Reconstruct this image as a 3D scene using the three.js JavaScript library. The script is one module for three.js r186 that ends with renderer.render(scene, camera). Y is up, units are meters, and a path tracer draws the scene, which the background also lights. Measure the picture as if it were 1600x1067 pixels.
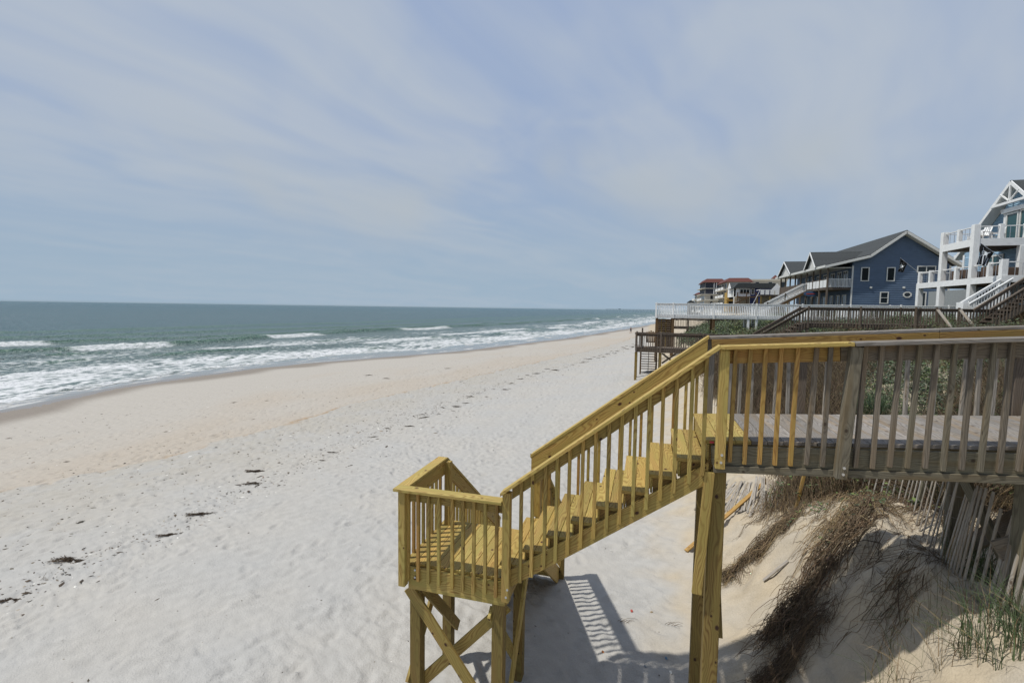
import * as THREE from 'three';
import { mergeGeometries } from 'three/addons/utils/BufferGeometryUtils.js';
import { MarchingCubes } from 'three/addons/objects/MarchingCubes.js';
import { createNoise2D } from 'simplex-noise';

// ------------------------------------------------------------------ camera, sky, sun, exposure
const scene = new THREE.Scene();
const camera = new THREE.PerspectiveCamera(70.96, 1024 / 682, 0.1, 30000);
camera.position.set(1.809, 3.144, 5.131);
camera.rotation.set(-0.06955, 0.27397, 0.01428, 'YXZ');

const renderer = new THREE.WebGLRenderer({ antialias: true });
renderer.setSize(1024, 682);
renderer.toneMapping = THREE.LinearToneMapping;
renderer.toneMappingExposure = 1.0;
renderer.shadowMap.enabled = true;

function rng(seed) { let a = seed >>> 0; return () => { a = (a + 0x6D2B79F5) | 0; let t = Math.imul(a ^ (a >>> 15), 1 | a); t = (t + Math.imul(t ^ (t >>> 7), 61 | t)) ^ t; return ((t ^ (t >>> 14)) >>> 0) / 4294967296; }; }
const R = rng(20230417);
const rr = (a, b) => a + (b - a) * R();
const nz = createNoise2D(rng(11)), nz2 = createNoise2D(rng(23)), nz3 = createNoise2D(rng(37));
const fbm = (x, y, o = 4) => { let s = 0, a = 0.5; for (let i = 0; i < o; i++) { s += a * nz(x, y); x = x * 2.03 + 17.3; y = y * 2.03 - 9.1; a *= 0.5; } return s; };
const clamp = (x, a = 0, b = 1) => Math.min(b, Math.max(a, x));
const sstep = (a, b, x) => { const t = clamp((x - a) / (b - a)); return t * t * (3 - 2 * t); };
const mix = (a, b, t) => a + (b - a) * t;
const V = (x, y, z) => new THREE.Vector3(x, y, z);

const SUN_DIR = V(-1.45, 3.1, 0.64).normalize();
{ // thin high cloud over pale blue, computed sky
  const W = 2048, H = 1024, d = new Float32Array(W * H * 4);
  for (let j = 0; j < H; j++) {
    const el = (((j + 0.5) / H) - 0.5) * Math.PI, y = Math.sin(el), c = Math.cos(el);
    for (let i = 0; i < W; i++) {
      const ph = (((i + 0.5) / W) - 0.5) * 2 * Math.PI, x = Math.cos(ph) * c, z = Math.sin(ph) * c, k = (j * W + i) * 4;
      let r, g, b;
      if (y < -0.02) { r = 0.26; g = 0.33; b = 0.37; }
      else {
        const e = Math.max(0, el) * 57.3;
        // clear-air colour from the horizon up
        const h = sstep(0, 20, e), h2 = sstep(12, 60, e);
        r = mix(mix(0.335, 0.305, h), 0.275, h2); g = mix(mix(0.448, 0.405, h), 0.360, h2); b = mix(mix(0.560, 0.595, h), 0.585, h2);
        // veil of cirrus laid out on a plane overhead, drawn out along one wind direction
        const px = x / (Math.max(y, 0) + 0.10), pz = z / (Math.max(y, 0) + 0.10);
        const a = 0.42 * px - 0.91 * pz, q = 0.91 * px + 0.42 * pz;
        const wx = fbm(a * 0.35 + 3, q * 0.35 - 2, 3), wy = fbm(a * 0.35 - 8, q * 0.35 + 5, 3);
        let v = 0.46 + 0.55 * fbm(a * 0.10 + wx * 0.5, q * 0.42 + wy * 0.5, 4) + 0.32 * fbm(a * 0.28 + wx * 0.7 + 7, q * 1.7 + wy * 0.5, 4) + 0.15 * fbm(a * 0.9 + wx * 1.5, q * 5.2 + wy, 5);
        v = (0.12 + 0.88 * sstep(0.0, 1.0, v)) * mix(0.65, 1, sstep(1, 14, e));
        const cr = mix(0.41, 0.455, h), cg = mix(0.49, 0.515, h), cb = mix(0.575, 0.60, h);
        r = mix(r, cr, v); g = mix(g, cg, v); b = mix(b, cb, v);
        // a low bank of soft cloud over the sea
        const bank = Math.exp(-Math.pow((e - 12.5 - 3 * nz3(x * 2, z * 2)) / 3.6, 2)) * sstep(-0.1, 0.75, fbm(x * 2.3 + 4, z * 2.3 - e * 0.04, 4) + 0.32) * 0.75;
        r = mix(r, 0.45, bank); g = mix(g, 0.50, bank); b = mix(b, 0.55, bank);
        // thin cloud lights up round the sun
        const cs = x * SUN_DIR.x + y * SUN_DIR.y + z * SUN_DIR.z, gl = 0.22 * Math.exp(-Math.pow(Math.acos(clamp(cs, -1, 1)) * 57.3 / 20, 2));
        r += gl; g += gl; b += gl;
      }
      d[k] = r; d[k + 1] = g; d[k + 2] = b; d[k + 3] = 1;
    }
  }
  const t = new THREE.DataTexture(d, W, H, THREE.RGBAFormat, THREE.FloatType);
  t.mapping = THREE.EquirectangularReflectionMapping; t.magFilter = THREE.LinearFilter; t.minFilter = THREE.LinearFilter; t.wrapS = THREE.RepeatWrapping;
  t.colorSpace = THREE.LinearSRGBColorSpace; t.needsUpdate = true;
  scene.background = t; scene.environment = t;
}
const sun = new THREE.DirectionalLight(new THREE.Color().setRGB(1, 0.965, 0.895), 3.9);
sun.position.copy(SUN_DIR).multiplyScalar(80).add(V(2, 0, -8)); sun.target.position.set(2, 0, -8);
sun.castShadow = true; sun.shadow.mapSize.set(4096, 4096); sun.shadow.radius = 2.4;
Object.assign(sun.shadow.camera, { left: -60, right: 60, top: 60, bottom: -60, near: 1, far: 220 });
scene.add(sun, sun.target);

// ------------------------------------------------------------------ naming helpers
const taken = {};
function numbered(n) { const k = taken[n] = (taken[n] ?? -1) + 1; return k ? `${n}_${String(k).padStart(3, '0')}` : n; }
function tag(o, label, category, group, kind) { Object.assign(o.userData, { label, category }); if (group) o.userData.group = group; if (kind) o.userData.kind = kind; return o; }
function thing(name, label, category, pos, group) { const o = new THREE.Group(); o.name = numbered(name); o.position.copy(pos); scene.add(o); o.updateWorldMatrix(true, false); return tag(o, label, category, group); }
function put(parent, mesh, name) {
  mesh.castShadow = mesh.receiveShadow = true;
  if (parent === scene) { mesh.name = numbered(name); scene.add(mesh); } else { mesh.name = name; parent.updateWorldMatrix(true, false); mesh.updateMatrixWorld(true); parent.attach(mesh); }
  return mesh;
}
function structure(geo, mat, name) { const m = put(scene, new THREE.Mesh(geo, mat), name); m.userData.kind = 'structure'; return m; }

// ------------------------------------------------------------------ textures
function dataTex(w, h, fn, srgb) {
  const d = new Uint8Array(w * h * 4);
  for (let j = 0; j < h; j++) for (let i = 0; i < w; i++) { const c = fn(i / w, j / h), k = (j * w + i) * 4; d[k] = clamp(c[0]) * 255; d[k + 1] = clamp(c[1]) * 255; d[k + 2] = clamp(c[2]) * 255; d[k + 3] = 255; }
  const t = new THREE.DataTexture(d, w, h); t.wrapS = t.wrapT = THREE.RepeatWrapping; t.magFilter = THREE.LinearFilter; t.minFilter = THREE.LinearFilter; if (srgb) t.colorSpace = THREE.SRGBColorSpace; t.needsUpdate = true; return t;
}
// noise that repeats over the unit square
const TAU = Math.PI * 2;
function pnoise(n, u, v, fu, fv) { // cross-faded so that it tiles
  const a = n(u * fu, v * fv), b = n((u - 1) * fu, v * fv), c = n(u * fu, (v - 1) * fv), d = n((u - 1) * fu, (v - 1) * fv);
  return mix(mix(a, b, u), mix(c, d, u), v) * 1.25;
}
const GU = 2.6, GV = 0.42; // metres that one wood texture covers along and across the grain
function woodField(seed, knots, rings) {
  const n = createNoise2D(rng(seed)), r = rng(seed + 5), ks = [];
  for (let i = 0; i < knots; i++) ks.push([r(), r(), 0.006 + 0.008 * r()]);
  return (u, v) => {
    let kd = 9, push = 0;
    for (const [ku, kv, kr] of ks) { let du = Math.abs(u - ku), dv = Math.abs(v - kv); du = Math.min(du, 1 - du) * GU; dv = Math.min(dv, 1 - dv) * GV; const q = Math.hypot(du * 0.72, dv) / kr; kd = Math.min(kd, q); push += Math.exp(-Math.pow(du / (kr * 5), 2) - Math.pow(dv / (kr * 2.5), 2)) * 2.2; }
    const w = pnoise(n, u, v, 2.4, 2.2) * 2.6 + pnoise(n, u, v, 9, 5) * 0.45 + push;
    const ring = 0.5 + 0.5 * Math.sin(TAU * (v * rings + w));
    const fibre = pnoise(n, u, v, 18, 150);
    return { ring: Math.pow(ring, 2.2), fibre, kd, blotch: pnoise(n, u, v, 3, 3) };
  };
}
function woodMaps(seed, knots, rings, shade) {
  const F = woodField(seed, knots, rings);
  const cache = []; const W = 1024, H = 256;
  for (let j = 0; j < H; j++) for (let i = 0; i < W; i++) cache.push(F(i / W, j / H));
  const at = (u, v) => cache[Math.round(v * H) * W + Math.round(u * W)];
  return { map: dataTex(W, H, (u, v) => shade(at(u, v)), true), bump: dataTex(W, H, (u, v) => { const f = at(u, v), b = 0.6 - 0.25 * f.ring + 0.2 * f.fibre - (f.kd < 1 ? 0.3 : 0); return [b, b, b]; }) };
}
const lerp3 = (a, b, t) => [mix(a[0], b[0], t), mix(a[1], b[1], t), mix(a[2], b[2], t)];
const pine = woodMaps(101, 8, 15, f => { let c = lerp3([0.83, 0.745, 0.52], [0.585, 0.455, 0.255], clamp(f.ring * 0.8 + f.fibre * 0.22)); c = lerp3(c, [0.70, 0.665, 0.42], clamp(0.3 + f.blotch * 0.5)); if (f.kd < 1.9) c = lerp3([0.30, 0.17, 0.07], c, sstep(0.7, 1.9, f.kd)); return c; });
const grey = woodMaps(202, 3, 17, f => { let c = lerp3([0.66, 0.64, 0.62], [0.47, 0.45, 0.43], clamp(f.ring * 0.65 + f.fibre * 0.5 + 0.1)); c = lerp3(c, [0.60, 0.53, 0.44], clamp(f.blotch * 0.9)); if (f.kd < 1.6) c = lerp3([0.36, 0.31, 0.27], c, sstep(0.5, 1.6, f.kd)); return c; });
function woodSet(maps, tints, rough, bump) { return tints.map(c => new THREE.MeshStandardMaterial({ color: new THREE.Color().setRGB(...c), map: maps.map, bumpMap: maps.bump, bumpScale: bump, roughness: rough })); }
const M = {};
M.pine = woodSet(pine, [[0.733, 0.663, 0.442], [0.602, 0.540, 0.348], [0.724, 0.616, 0.385], [0.658, 0.620, 0.414], [0.508, 0.456, 0.291], [0.667, 0.573, 0.348], [0.620, 0.592, 0.395]], 0.72, 0.0012);
M.orange = woodSet(pine, [[0.583, 0.432, 0.254], [0.639, 0.479, 0.291], [0.508, 0.395, 0.244]], 0.7, 0.0012);
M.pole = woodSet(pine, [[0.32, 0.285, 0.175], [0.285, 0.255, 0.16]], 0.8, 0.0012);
M.grey = woodSet(grey, [[0.658, 0.649, 0.630], [0.545, 0.536, 0.517], [0.752, 0.733, 0.705], [0.620, 0.583, 0.526]], 0.85, 0.0022);
M.oldRail = woodSet(grey, [[0.47, 0.42, 0.34], [0.39, 0.355, 0.29], [0.52, 0.47, 0.385], [0.43, 0.405, 0.31]], 0.85, 0.002);
M.oldRim = woodSet(grey, [[0.42, 0.41, 0.30], [0.37, 0.35, 0.26]], 0.85, 0.002);
M.brown = woodSet(grey, [[0.34, 0.29, 0.24], [0.29, 0.24, 0.20], [0.40, 0.34, 0.28]], 0.85, 0.002);
M.umber = woodSet(grey, [[0.26, 0.16, 0.07], [0.32, 0.20, 0.08]], 0.8, 0.002);
M.post = woodSet(pine, [[0.40, 0.34, 0.20], [0.34, 0.30, 0.20]], 0.8, 0.002);
M.aged = woodSet(pine, [[0.46, 0.35, 0.20], [0.40, 0.31, 0.19]], 0.75, 0.0014);
M.slat = woodSet(grey, [[0.92, 0.90, 0.84], [0.80, 0.78, 0.72], [1.0, 0.99, 0.94]], 0.85, 0.002);
const paintGrain = dataTex(256, 256, (u, v) => { const b = 0.94 + 0.05 * pnoise(nz2, u, v, 6, 6) + 0.03 * pnoise(nz3, u, v, 50, 30); return [b, b, b * 0.99]; }, true);
const paint = (r, g, b, rough = 0.55) => new THREE.MeshStandardMaterial({ color: new THREE.Color().setRGB(r, g, b), map: paintGrain, roughness: rough });
M.white = [paint(0.86, 0.865, 0.87), paint(0.83, 0.835, 0.84), paint(0.87, 0.87, 0.87)];
M.trim = paint(0.70, 0.70, 0.68);
M.navyWall = paint(0.092, 0.142, 0.225, 0.6);
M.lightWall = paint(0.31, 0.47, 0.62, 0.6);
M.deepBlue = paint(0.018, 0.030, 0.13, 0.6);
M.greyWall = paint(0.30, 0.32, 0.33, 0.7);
M.cream = paint(0.55, 0.53, 0.47, 0.8);
M.tanWall = paint(0.36, 0.32, 0.26, 0.8);
M.ochre = paint(0.42, 0.27, 0.06, 0.8);
M.wrap = paint(0.035, 0.042, 0.062, 0.75);
M.redRoof = paint(0.115, 0.034, 0.026, 0.85);
M.roofGrey = new THREE.MeshStandardMaterial({ color: new THREE.Color().setRGB(0.085, 0.095, 0.098), roughness: 0.95, map: dataTex(256, 256, (u, v) => { const row = Math.floor(v * 24), n = 0.72 + 0.2 * pnoise(nz2, u, v, 40, 40) + 0.14 * nz3(Math.floor(u * 20 + (row % 2) * 0.5), row); return [n, n, n]; }, true) });
M.glass = new THREE.MeshStandardMaterial({ color: new THREE.Color().setRGB(0.012, 0.017, 0.019), roughness: 0.06, metalness: 0 });
M.teal = new THREE.MeshStandardMaterial({ color: new THREE.Color().setRGB(0.016, 0.07, 0.075), roughness: 0.06 });
M.steel = new THREE.MeshStandardMaterial({ color: new THREE.Color().setRGB(0.55, 0.56, 0.58), roughness: 0.4, metalness: 0.85 });
M.dark = paint(0.03, 0.028, 0.026, 0.8);
M.wicker = paint(0.10, 0.065, 0.045, 0.9);
const pick = a => a[Math.floor(R() * a.length)];

// ------------------------------------------------------------------ boards
const geoCache = new Map();
function boardGeo(l, h, d, variant, ch) {
  const key = [Math.round(l * 200), Math.round(h * 1000), Math.round(d * 1000), variant, ch].join();
  if (geoCache.has(key)) return geoCache.get(key);
  l = Math.round(l * 200) / 200;
  const X = l / 2, Y = h / 2, Z = d / 2, pos = [], uv = [], q = rng(variant * 977 + 3), ou = q(), ov = q();
  const vx = (a, b, c) => [a * X, b * (Y - ch), c * (Z - ch)], vy = (a, b, c) => [a * (X - ch), b * Y, c * (Z - ch)], vz = (a, b, c) => [a * (X - ch), b * (Y - ch), c * Z];
  const tri = (p0, p1, p2) => {
    const ax = p1.map((t, i) => t - p0[i]), bx = p2.map((t, i) => t - p0[i]), n = [ax[1] * bx[2] - ax[2] * bx[1], ax[2] * bx[0] - ax[0] * bx[2], ax[0] * bx[1] - ax[1] * bx[0]];
    if (n[0] * (p0[0] + p1[0] + p2[0]) + n[1] * (p0[1] + p1[1] + p2[1]) + n[2] * (p0[2] + p1[2] + p2[2]) < 0) { const t = p1; p1 = p2; p2 = t; }
    const an = n.map(Math.abs), m = an[0] > an[1] && an[0] > an[2] ? 0 : an[1] >= an[2] ? 1 : 2;
    for (const p of [p0, p1, p2]) { pos.push(...p); uv.push(...(m === 0 ? [p[2] / GV * 0.15 + ou, p[1] / GV + ov] : m === 1 ? [p[0] / GU + ou, p[2] / GV + ov] : [p[0] / GU + ou, p[1] / GV + ov + 0.37])); }
  };
  const quad = (a, b, c, e) => { tri(a, b, c); tri(a, c, e); };
  const S = [-1, 1];
  for (const s of S) { quad(vx(s, -1, -1), vx(s, 1, -1), vx(s, 1, 1), vx(s, -1, 1)); quad(vy(-1, s, -1), vy(1, s, -1), vy(1, s, 1), vy(-1, s, 1)); quad(vz(-1, -1, s), vz(1, -1, s), vz(1, 1, s), vz(-1, 1, s)); }
  if (ch > 0) {
    for (const a of S) for (const b of S) { quad(vx(a, b, -1), vx(a, b, 1), vy(a, b, 1), vy(a, b, -1)); quad(vy(-1, a, b), vy(1, a, b), vz(1, a, b), vz(-1, a, b)); quad(vx(a, -1, b), vx(a, 1, b), vz(a, 1, b), vz(a, -1, b)); }
    for (const a of S) for (const b of S) for (const c of S) tri(vx(a, b, c), vy(a, b, c), vz(a, b, c));
  }
  const g = new THREE.BufferGeometry(); g.setAttribute('position', new THREE.Float32BufferAttribute(pos, 3)); g.setAttribute('uv', new THREE.Float32BufferAttribute(uv, 2)); g.computeVertexNormals();
  geoCache.set(key, g); return g;
}
const UPV = V(0, 1, 0);
function boardMatrix(A, B, up, roll = 0) {
  const x = B.clone().sub(A).normalize(); let y = up.clone().sub(x.clone().multiplyScalar(up.dot(x)));
  if (y.lengthSq() < 1e-6) y = V(0, 0, 1).sub(x.clone().multiplyScalar(x.z)); y.normalize();
  const z = x.clone().cross(y), m = new THREE.Matrix4().makeBasis(x, y, z); if (roll) m.multiply(new THREE.Matrix4().makeRotationX(roll));
  return m.setPosition(A.clone().add(B).multiplyScalar(0.5));
}
// a board from A to B (centre line), h in the direction of up, d across
function board(parent, name, mat, A, B, h, d, { up = UPV, ch = 0.003, variants = 11 } = {}) {
  const m = new THREE.Mesh(boardGeo(A.distanceTo(B), h, d, Math.floor(R() * variants), ch), Array.isArray(mat) ? pick(mat) : mat);
  m.applyMatrix4(boardMatrix(A, B, up)); return put(parent, m, name);
}
function boardRaw(list, A, B, h, d, up = UPV) { const g = boardGeo(A.distanceTo(B), h, d, Math.floor(R() * 5), 0).clone().applyMatrix4(boardMatrix(A, B, up)); list.push(g); }
function joined(parent, name, mat, list, stuff) { const g = mergeGeometries(list), c = new THREE.Box3().setFromBufferAttribute(g.attributes.position).getCenter(V(0, 0, 0)); g.translate(-c.x, -c.y, -c.z); const m = new THREE.Mesh(g, mat); m.position.copy(c); put(parent, m, name); if (stuff) m.userData.kind = 'stuff'; return m; }
// box between two corners
function block(parent, name, mat, a, b, ch = 0.003) {
  const s = [Math.abs(b[0] - a[0]), Math.abs(b[1] - a[1]), Math.abs(b[2] - a[2])], c = V((a[0] + b[0]) / 2, (a[1] + b[1]) / 2, (a[2] + b[2]) / 2), k = s.indexOf(Math.max(...s));
  const e = [V(1, 0, 0), V(0, 1, 0), V(0, 0, 1)][k].multiplyScalar(s[k] / 2), up = k === 1 ? V(0, 0, 1) : UPV;
  return board(parent, name, mat, c.clone().sub(e), c.clone().add(e), k === 1 ? s[2] : s[1], k === 0 ? s[2] : s[0], { up, ch });
}
// a board cut to a polygon. plane 'xy': points (x, y), thick from z0 to z1. plane 'zy': points (-z, y), thick from x0 to x1. grain runs at the given slope
function cutBoard(parent, name, mat, pts, t0, t1, plane = 'xy', slope = 0) {
  const a = Math.atan(slope), c = Math.cos(-a), s = Math.sin(-a), q = pts.map(([x, y]) => new THREE.Vector2(x * c - y * s, x * s + y * c));
  const g = new THREE.ExtrudeGeometry(new THREE.Shape(q), { depth: t1 - t0, bevelEnabled: false });
  const uv = g.attributes.uv, p = g.attributes.position, n = g.attributes.normal, o = R(), o2 = R();
  for (let i = 0; i < uv.count; i++) { const z = p.getZ(i); Math.abs(n.getZ(i)) > 0.5 ? uv.setXY(i, p.getX(i) / GU + o, p.getY(i) / GV + o2) : uv.setXY(i, p.getX(i) / GU + o, z / GV + o2); }
  const m = new THREE.Mesh(g, Array.isArray(mat) ? pick(mat) : mat); m.rotation.z = a;
  if (plane === 'xy') m.position.z = t0;
  else { m.applyMatrix4(new THREE.Matrix4().makeRotationY(Math.PI / 2)); m.position.x += t0; }
  return put(parent, m, name);
}
const boltGeo = new THREE.CylinderGeometry(0.013, 0.013, 0.008, 8).rotateX(Math.PI / 2);
function bolt(part, x, y, z) { const m = new THREE.Mesh(boltGeo, M.steel); m.position.set(x, y, z); return put(part, m, 'bolt'); }

// ------------------------------------------------------------------ terrain
function spline(pts) { // monotone-ish cubic through [x, y], x ascending
  const n = pts.length, m = pts.map((p, i) => i === 0 ? (pts[1][1] - p[1]) / (pts[1][0] - p[0]) : i === n - 1 ? (p[1] - pts[i - 1][1]) / (p[0] - pts[i - 1][0]) : (pts[i + 1][1] - pts[i - 1][1]) / (pts[i + 1][0] - pts[i - 1][0]));
  return x => { if (x <= pts[0][0]) return pts[0][1] + m[0] * (x - pts[0][0]); if (x >= pts[n - 1][0]) return pts[n - 1][1] + m[n - 1] * (x - pts[n - 1][0]); let i = 0; while (x > pts[i + 1][0]) i++; const h = pts[i + 1][0] - pts[i][0], t = (x - pts[i][0]) / h, t2 = t * t, t3 = t2 * t; return pts[i][1] * (2 * t3 - 3 * t2 + 1) + m[i] * h * (t3 - 2 * t2 + t) + pts[i + 1][1] * (3 * t2 - 2 * t3) + m[i + 1] * h * (t3 - t2); };
}
const flat = pts => { const f = spline(pts), a = pts[0], b = pts[pts.length - 1]; return x => x <= a[0] ? a[1] : x >= b[0] ? b[1] : f(x); };
const SEA = -3.7;
// the water's edge: x as a function of distance along the beach (-z)
const shoreS = spline([[-400, -28], [-60, -29], [0, -34.5], [14.8, -37.3], [24.6, -40.1], [36.8, -38.6], [45.6, -35.4], [55.8, -30.3], [68.4, -25.4], [88.6, -20.5], [124, -13.1], [201, -0.9], [249, 5.3], [500, 36], [1500, 130], [3000, 260]]);
const shoreX = z => shoreS(-z) + 0.55 * nz(3.3, z * 0.035) + 0.3 * nz(8.3, z * 0.11);
const tanS = spline([[-60, -23], [-10, -19.5], [4.8, -17.9], [6.2, -17.4], [9.3, -15.95], [11.5, -16.0], [14.5, -15.2], [19.7, -15.1], [24.4, -13.8], [40, -10.5], [80, -3.5], [150, 4], [300, 22], [800, 78]]);
const tanX = z => tanS(-z) + 0.22 * nz2(1.7, z * 0.5) + 0.1 * nz2(5.1, z * 1.7);
const profile = flat([[0, 0], [0.3, 0.24], [0.6, 0.6], [0.75, 0.83], [0.9, 0.965], [1, 1]]);
const duneN = flat([[1.6, 0], [2.6, 0.1], [3.3, 0.40], [3.9, 1.05], [4.45, 1.9], [4.85, 2.36], [5.3, 2.38], [6.5, 2.48], [8.5, 2.9], [12, 3.35], [18, 4.2], [30, 4.6]]);
const duneM = flat([[1.6, 0], [2.6, 0.2], [3.7, 0.68], [4.8, 1.2], [5.8, 1.5], [7.5, 2.2], [9.5, 2.85], [13, 3.5], [18, 4.2], [30, 4.6]]);
const duneF = flat([[-8, 0], [-3, 0.22], [0, 0.52], [1.4, 0.73], [3, 1.05], [5, 1.85], [7, 2.75], [10, 3.3], [14, 3.75], [18, 4.2], [30, 4.7]]);
function baseHeight(x, z) {
  const sx = shoreX(z), bend = Math.max(0, tanS(-z) + 15) * 0.92, top = 2 + bend; // the back of the beach follows the bend of the coast
  const t = (x - sx) / (top - sx);
  let y = t <= 0 ? SEA + 0.06 * (x - sx) * (x > sx - 40 ? 1 : 40 / Math.abs(x - sx)) : SEA + 1.65 * profile(Math.min(1, t));
  const xd = x - bend * sstep(-30, -120, z);
  const w1 = sstep(-2.2, -6.5, z), w2 = sstep(-8, -24, z);
  y += mix(mix(duneN(xd), duneM(xd), w1), duneF(xd), w2);
  return y;
}
// footprints: dimples with a low rim, walked in wandering rows along the beach
const prints = new Map(), CELL = 1;
function addPrint(x, z, a, s) { const c = Math.cos(a), n = Math.sin(a), p = [x, z, c, n, s, rr(0.7, 1.2)]; for (let i = -1; i <= 1; i++) for (let j = -1; j <= 1; j++) { const k = Math.floor(x / CELL) + i + ',' + (Math.floor(z / CELL) + j); if (!prints.has(k)) prints.set(k, []); prints.get(k).push(p); } }
for (let w = 0; w < 165; w++) {
  let z = 3 - 60 * Math.pow(R(), 1.3), x = (w < 96 ? tanX(z) + rr(-9, 7) : rr(-14, 1)), a = (R() < 0.5 ? 0 : Math.PI) + rr(-0.3, 0.3) + Math.PI / 2, side = 1; const n = Math.floor(rr(14, 60));
  for (let i = 0; i < n; i++) { x += Math.cos(a) * 0.7; z += Math.sin(a) * 0.7; a += rr(-0.12, 0.12); side = -side; if (x < 1.8 && x > shoreX(z) + 6) addPrint(x - Math.sin(a) * 0.11 * side + rr(-0.05, 0.05), z + Math.cos(a) * 0.11 * side + rr(-0.05, 0.05), a, 1); }
}
for (let i = 0; i < 1500; i++) { const z = -Math.pow(R(), 1.5) * 70 + 4, x = mix(tanX(z) - 9, 2.4, Math.pow(R(), 0.8)); addPrint(x, z, R() * TAU, rr(0.7, 1.3)); }
function printDepth(x, z) {
  const l = prints.get(Math.floor(x / CELL) + ',' + Math.floor(z / CELL)); if (!l) return 0; let h = 0;
  for (const [px, pz, c, n, s, dp] of l) { const dx = x - px, dz = z - pz, u = (dx * c + dz * n) / (0.15 * s), v = (-dx * n + dz * c) / (0.075 * s), q = u * u + v * v; if (q < 9) h += dp * (-0.042 * Math.exp(-q * q * 0.8) + 0.013 * Math.exp(-Math.pow(Math.sqrt(q) - 1.65, 2) * 5)); }
  return h;
}
function height(x, z) {
  let y = baseHeight(x, z);
  const near = 1 - sstep(25, 90, Math.hypot(x - 1.8, z - 5.1));
  const tx = tanX(z), dry = sstep(-0.4, 2.5, x - tx), inl = sstep(2.2, 4, x);
  y += 0.045 * dry * fbm(x * 0.45, z * 0.45, 2) + 0.10 * inl * fbm(x * 0.7, z * 0.7, 3) + inl * sstep(-14, -6, z) * (0.05 * nz2(x * 2.4, z * 2.4) + 0.11 * (1 - Math.abs(nz3(x * 1.1 + 3, z * 0.9))) - 0.05 + 0.014 * nz(x * 7, z * 7) + 0.05 * sstep(0.15, 0.22, nz(x * 1.5 + 2, z * 1.1 - 4)));
  if (near > 0) {
    y += 0.05 * sstep(0.0, 0.14, x - tx) * (1 - sstep(0.1, 7, x - tx)); // little scarp left by the last high water
    const lump = sstep(1.5, 8, x - tx) * (1 - 0.45 * inl) * clamp(0.55 + 0.85 * nz(x * 0.16 + 5, z * 0.13), 0.18, 1.25) * (1 - 0.55 * sstep(10, 38, Math.hypot(x - 1.8, z - 5.1)));
    // wind and foot churned dry sand
    const u = x * 0.93 + z * 0.37, v = -x * 0.37 + z * 0.93, wz = nz2(x * 0.9, z * 0.9) * 0.5;
    y += near * lump * (0.022 * nz(u * 1.15 + wz, v * 2.3) * (0.7 + 0.5 * nz3(x * 0.3, z * 0.3)) + 0.020 * nz2(u * 2.3 + wz, v * 5.2) + 0.016 * (0.5 - Math.abs(nz(u * 1.5 + wz * 1.6 + 40, v * 4.4))) + 0.013 * nz3(u * 4.6 + wz, v * 9.5));
    y += near * (1 - lump) * 0.006 * nz2(x * 1.4, z * 1.4);
    y += near * (1.35 - 0.65 * dry) * printDepth(x, z);
  }
  return y;
}
function steps(from, to, s0, growth, max) { const a = []; let x = from, s = s0, dir = Math.sign(to - from); while ((to - x) * dir > 0) { a.push(x); x += s * dir; s = Math.min(s * growth, max); } a.push(to); return a; }
const sandBump = dataTex(512, 512, (u, v) => { const b = 0.5 + 0.22 * pnoise(nz, u, v, 12, 16) + 0.18 * pnoise(nz2, u, v, 30, 36) + 0.14 * pnoise(nz3, u, v, 90, 90); return [b, b, b]; });
const sandMap = dataTex(512, 512, (u, v) => { const b = 0.95 + 0.03 * pnoise(nz3, u, v, 5, 5) + 0.035 * pnoise(nz, u, v, 60, 60) + 0.03 * pnoise(nz2, u, v, 150, 150); return [b, b * 0.997, b * 0.99]; }, true);
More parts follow.
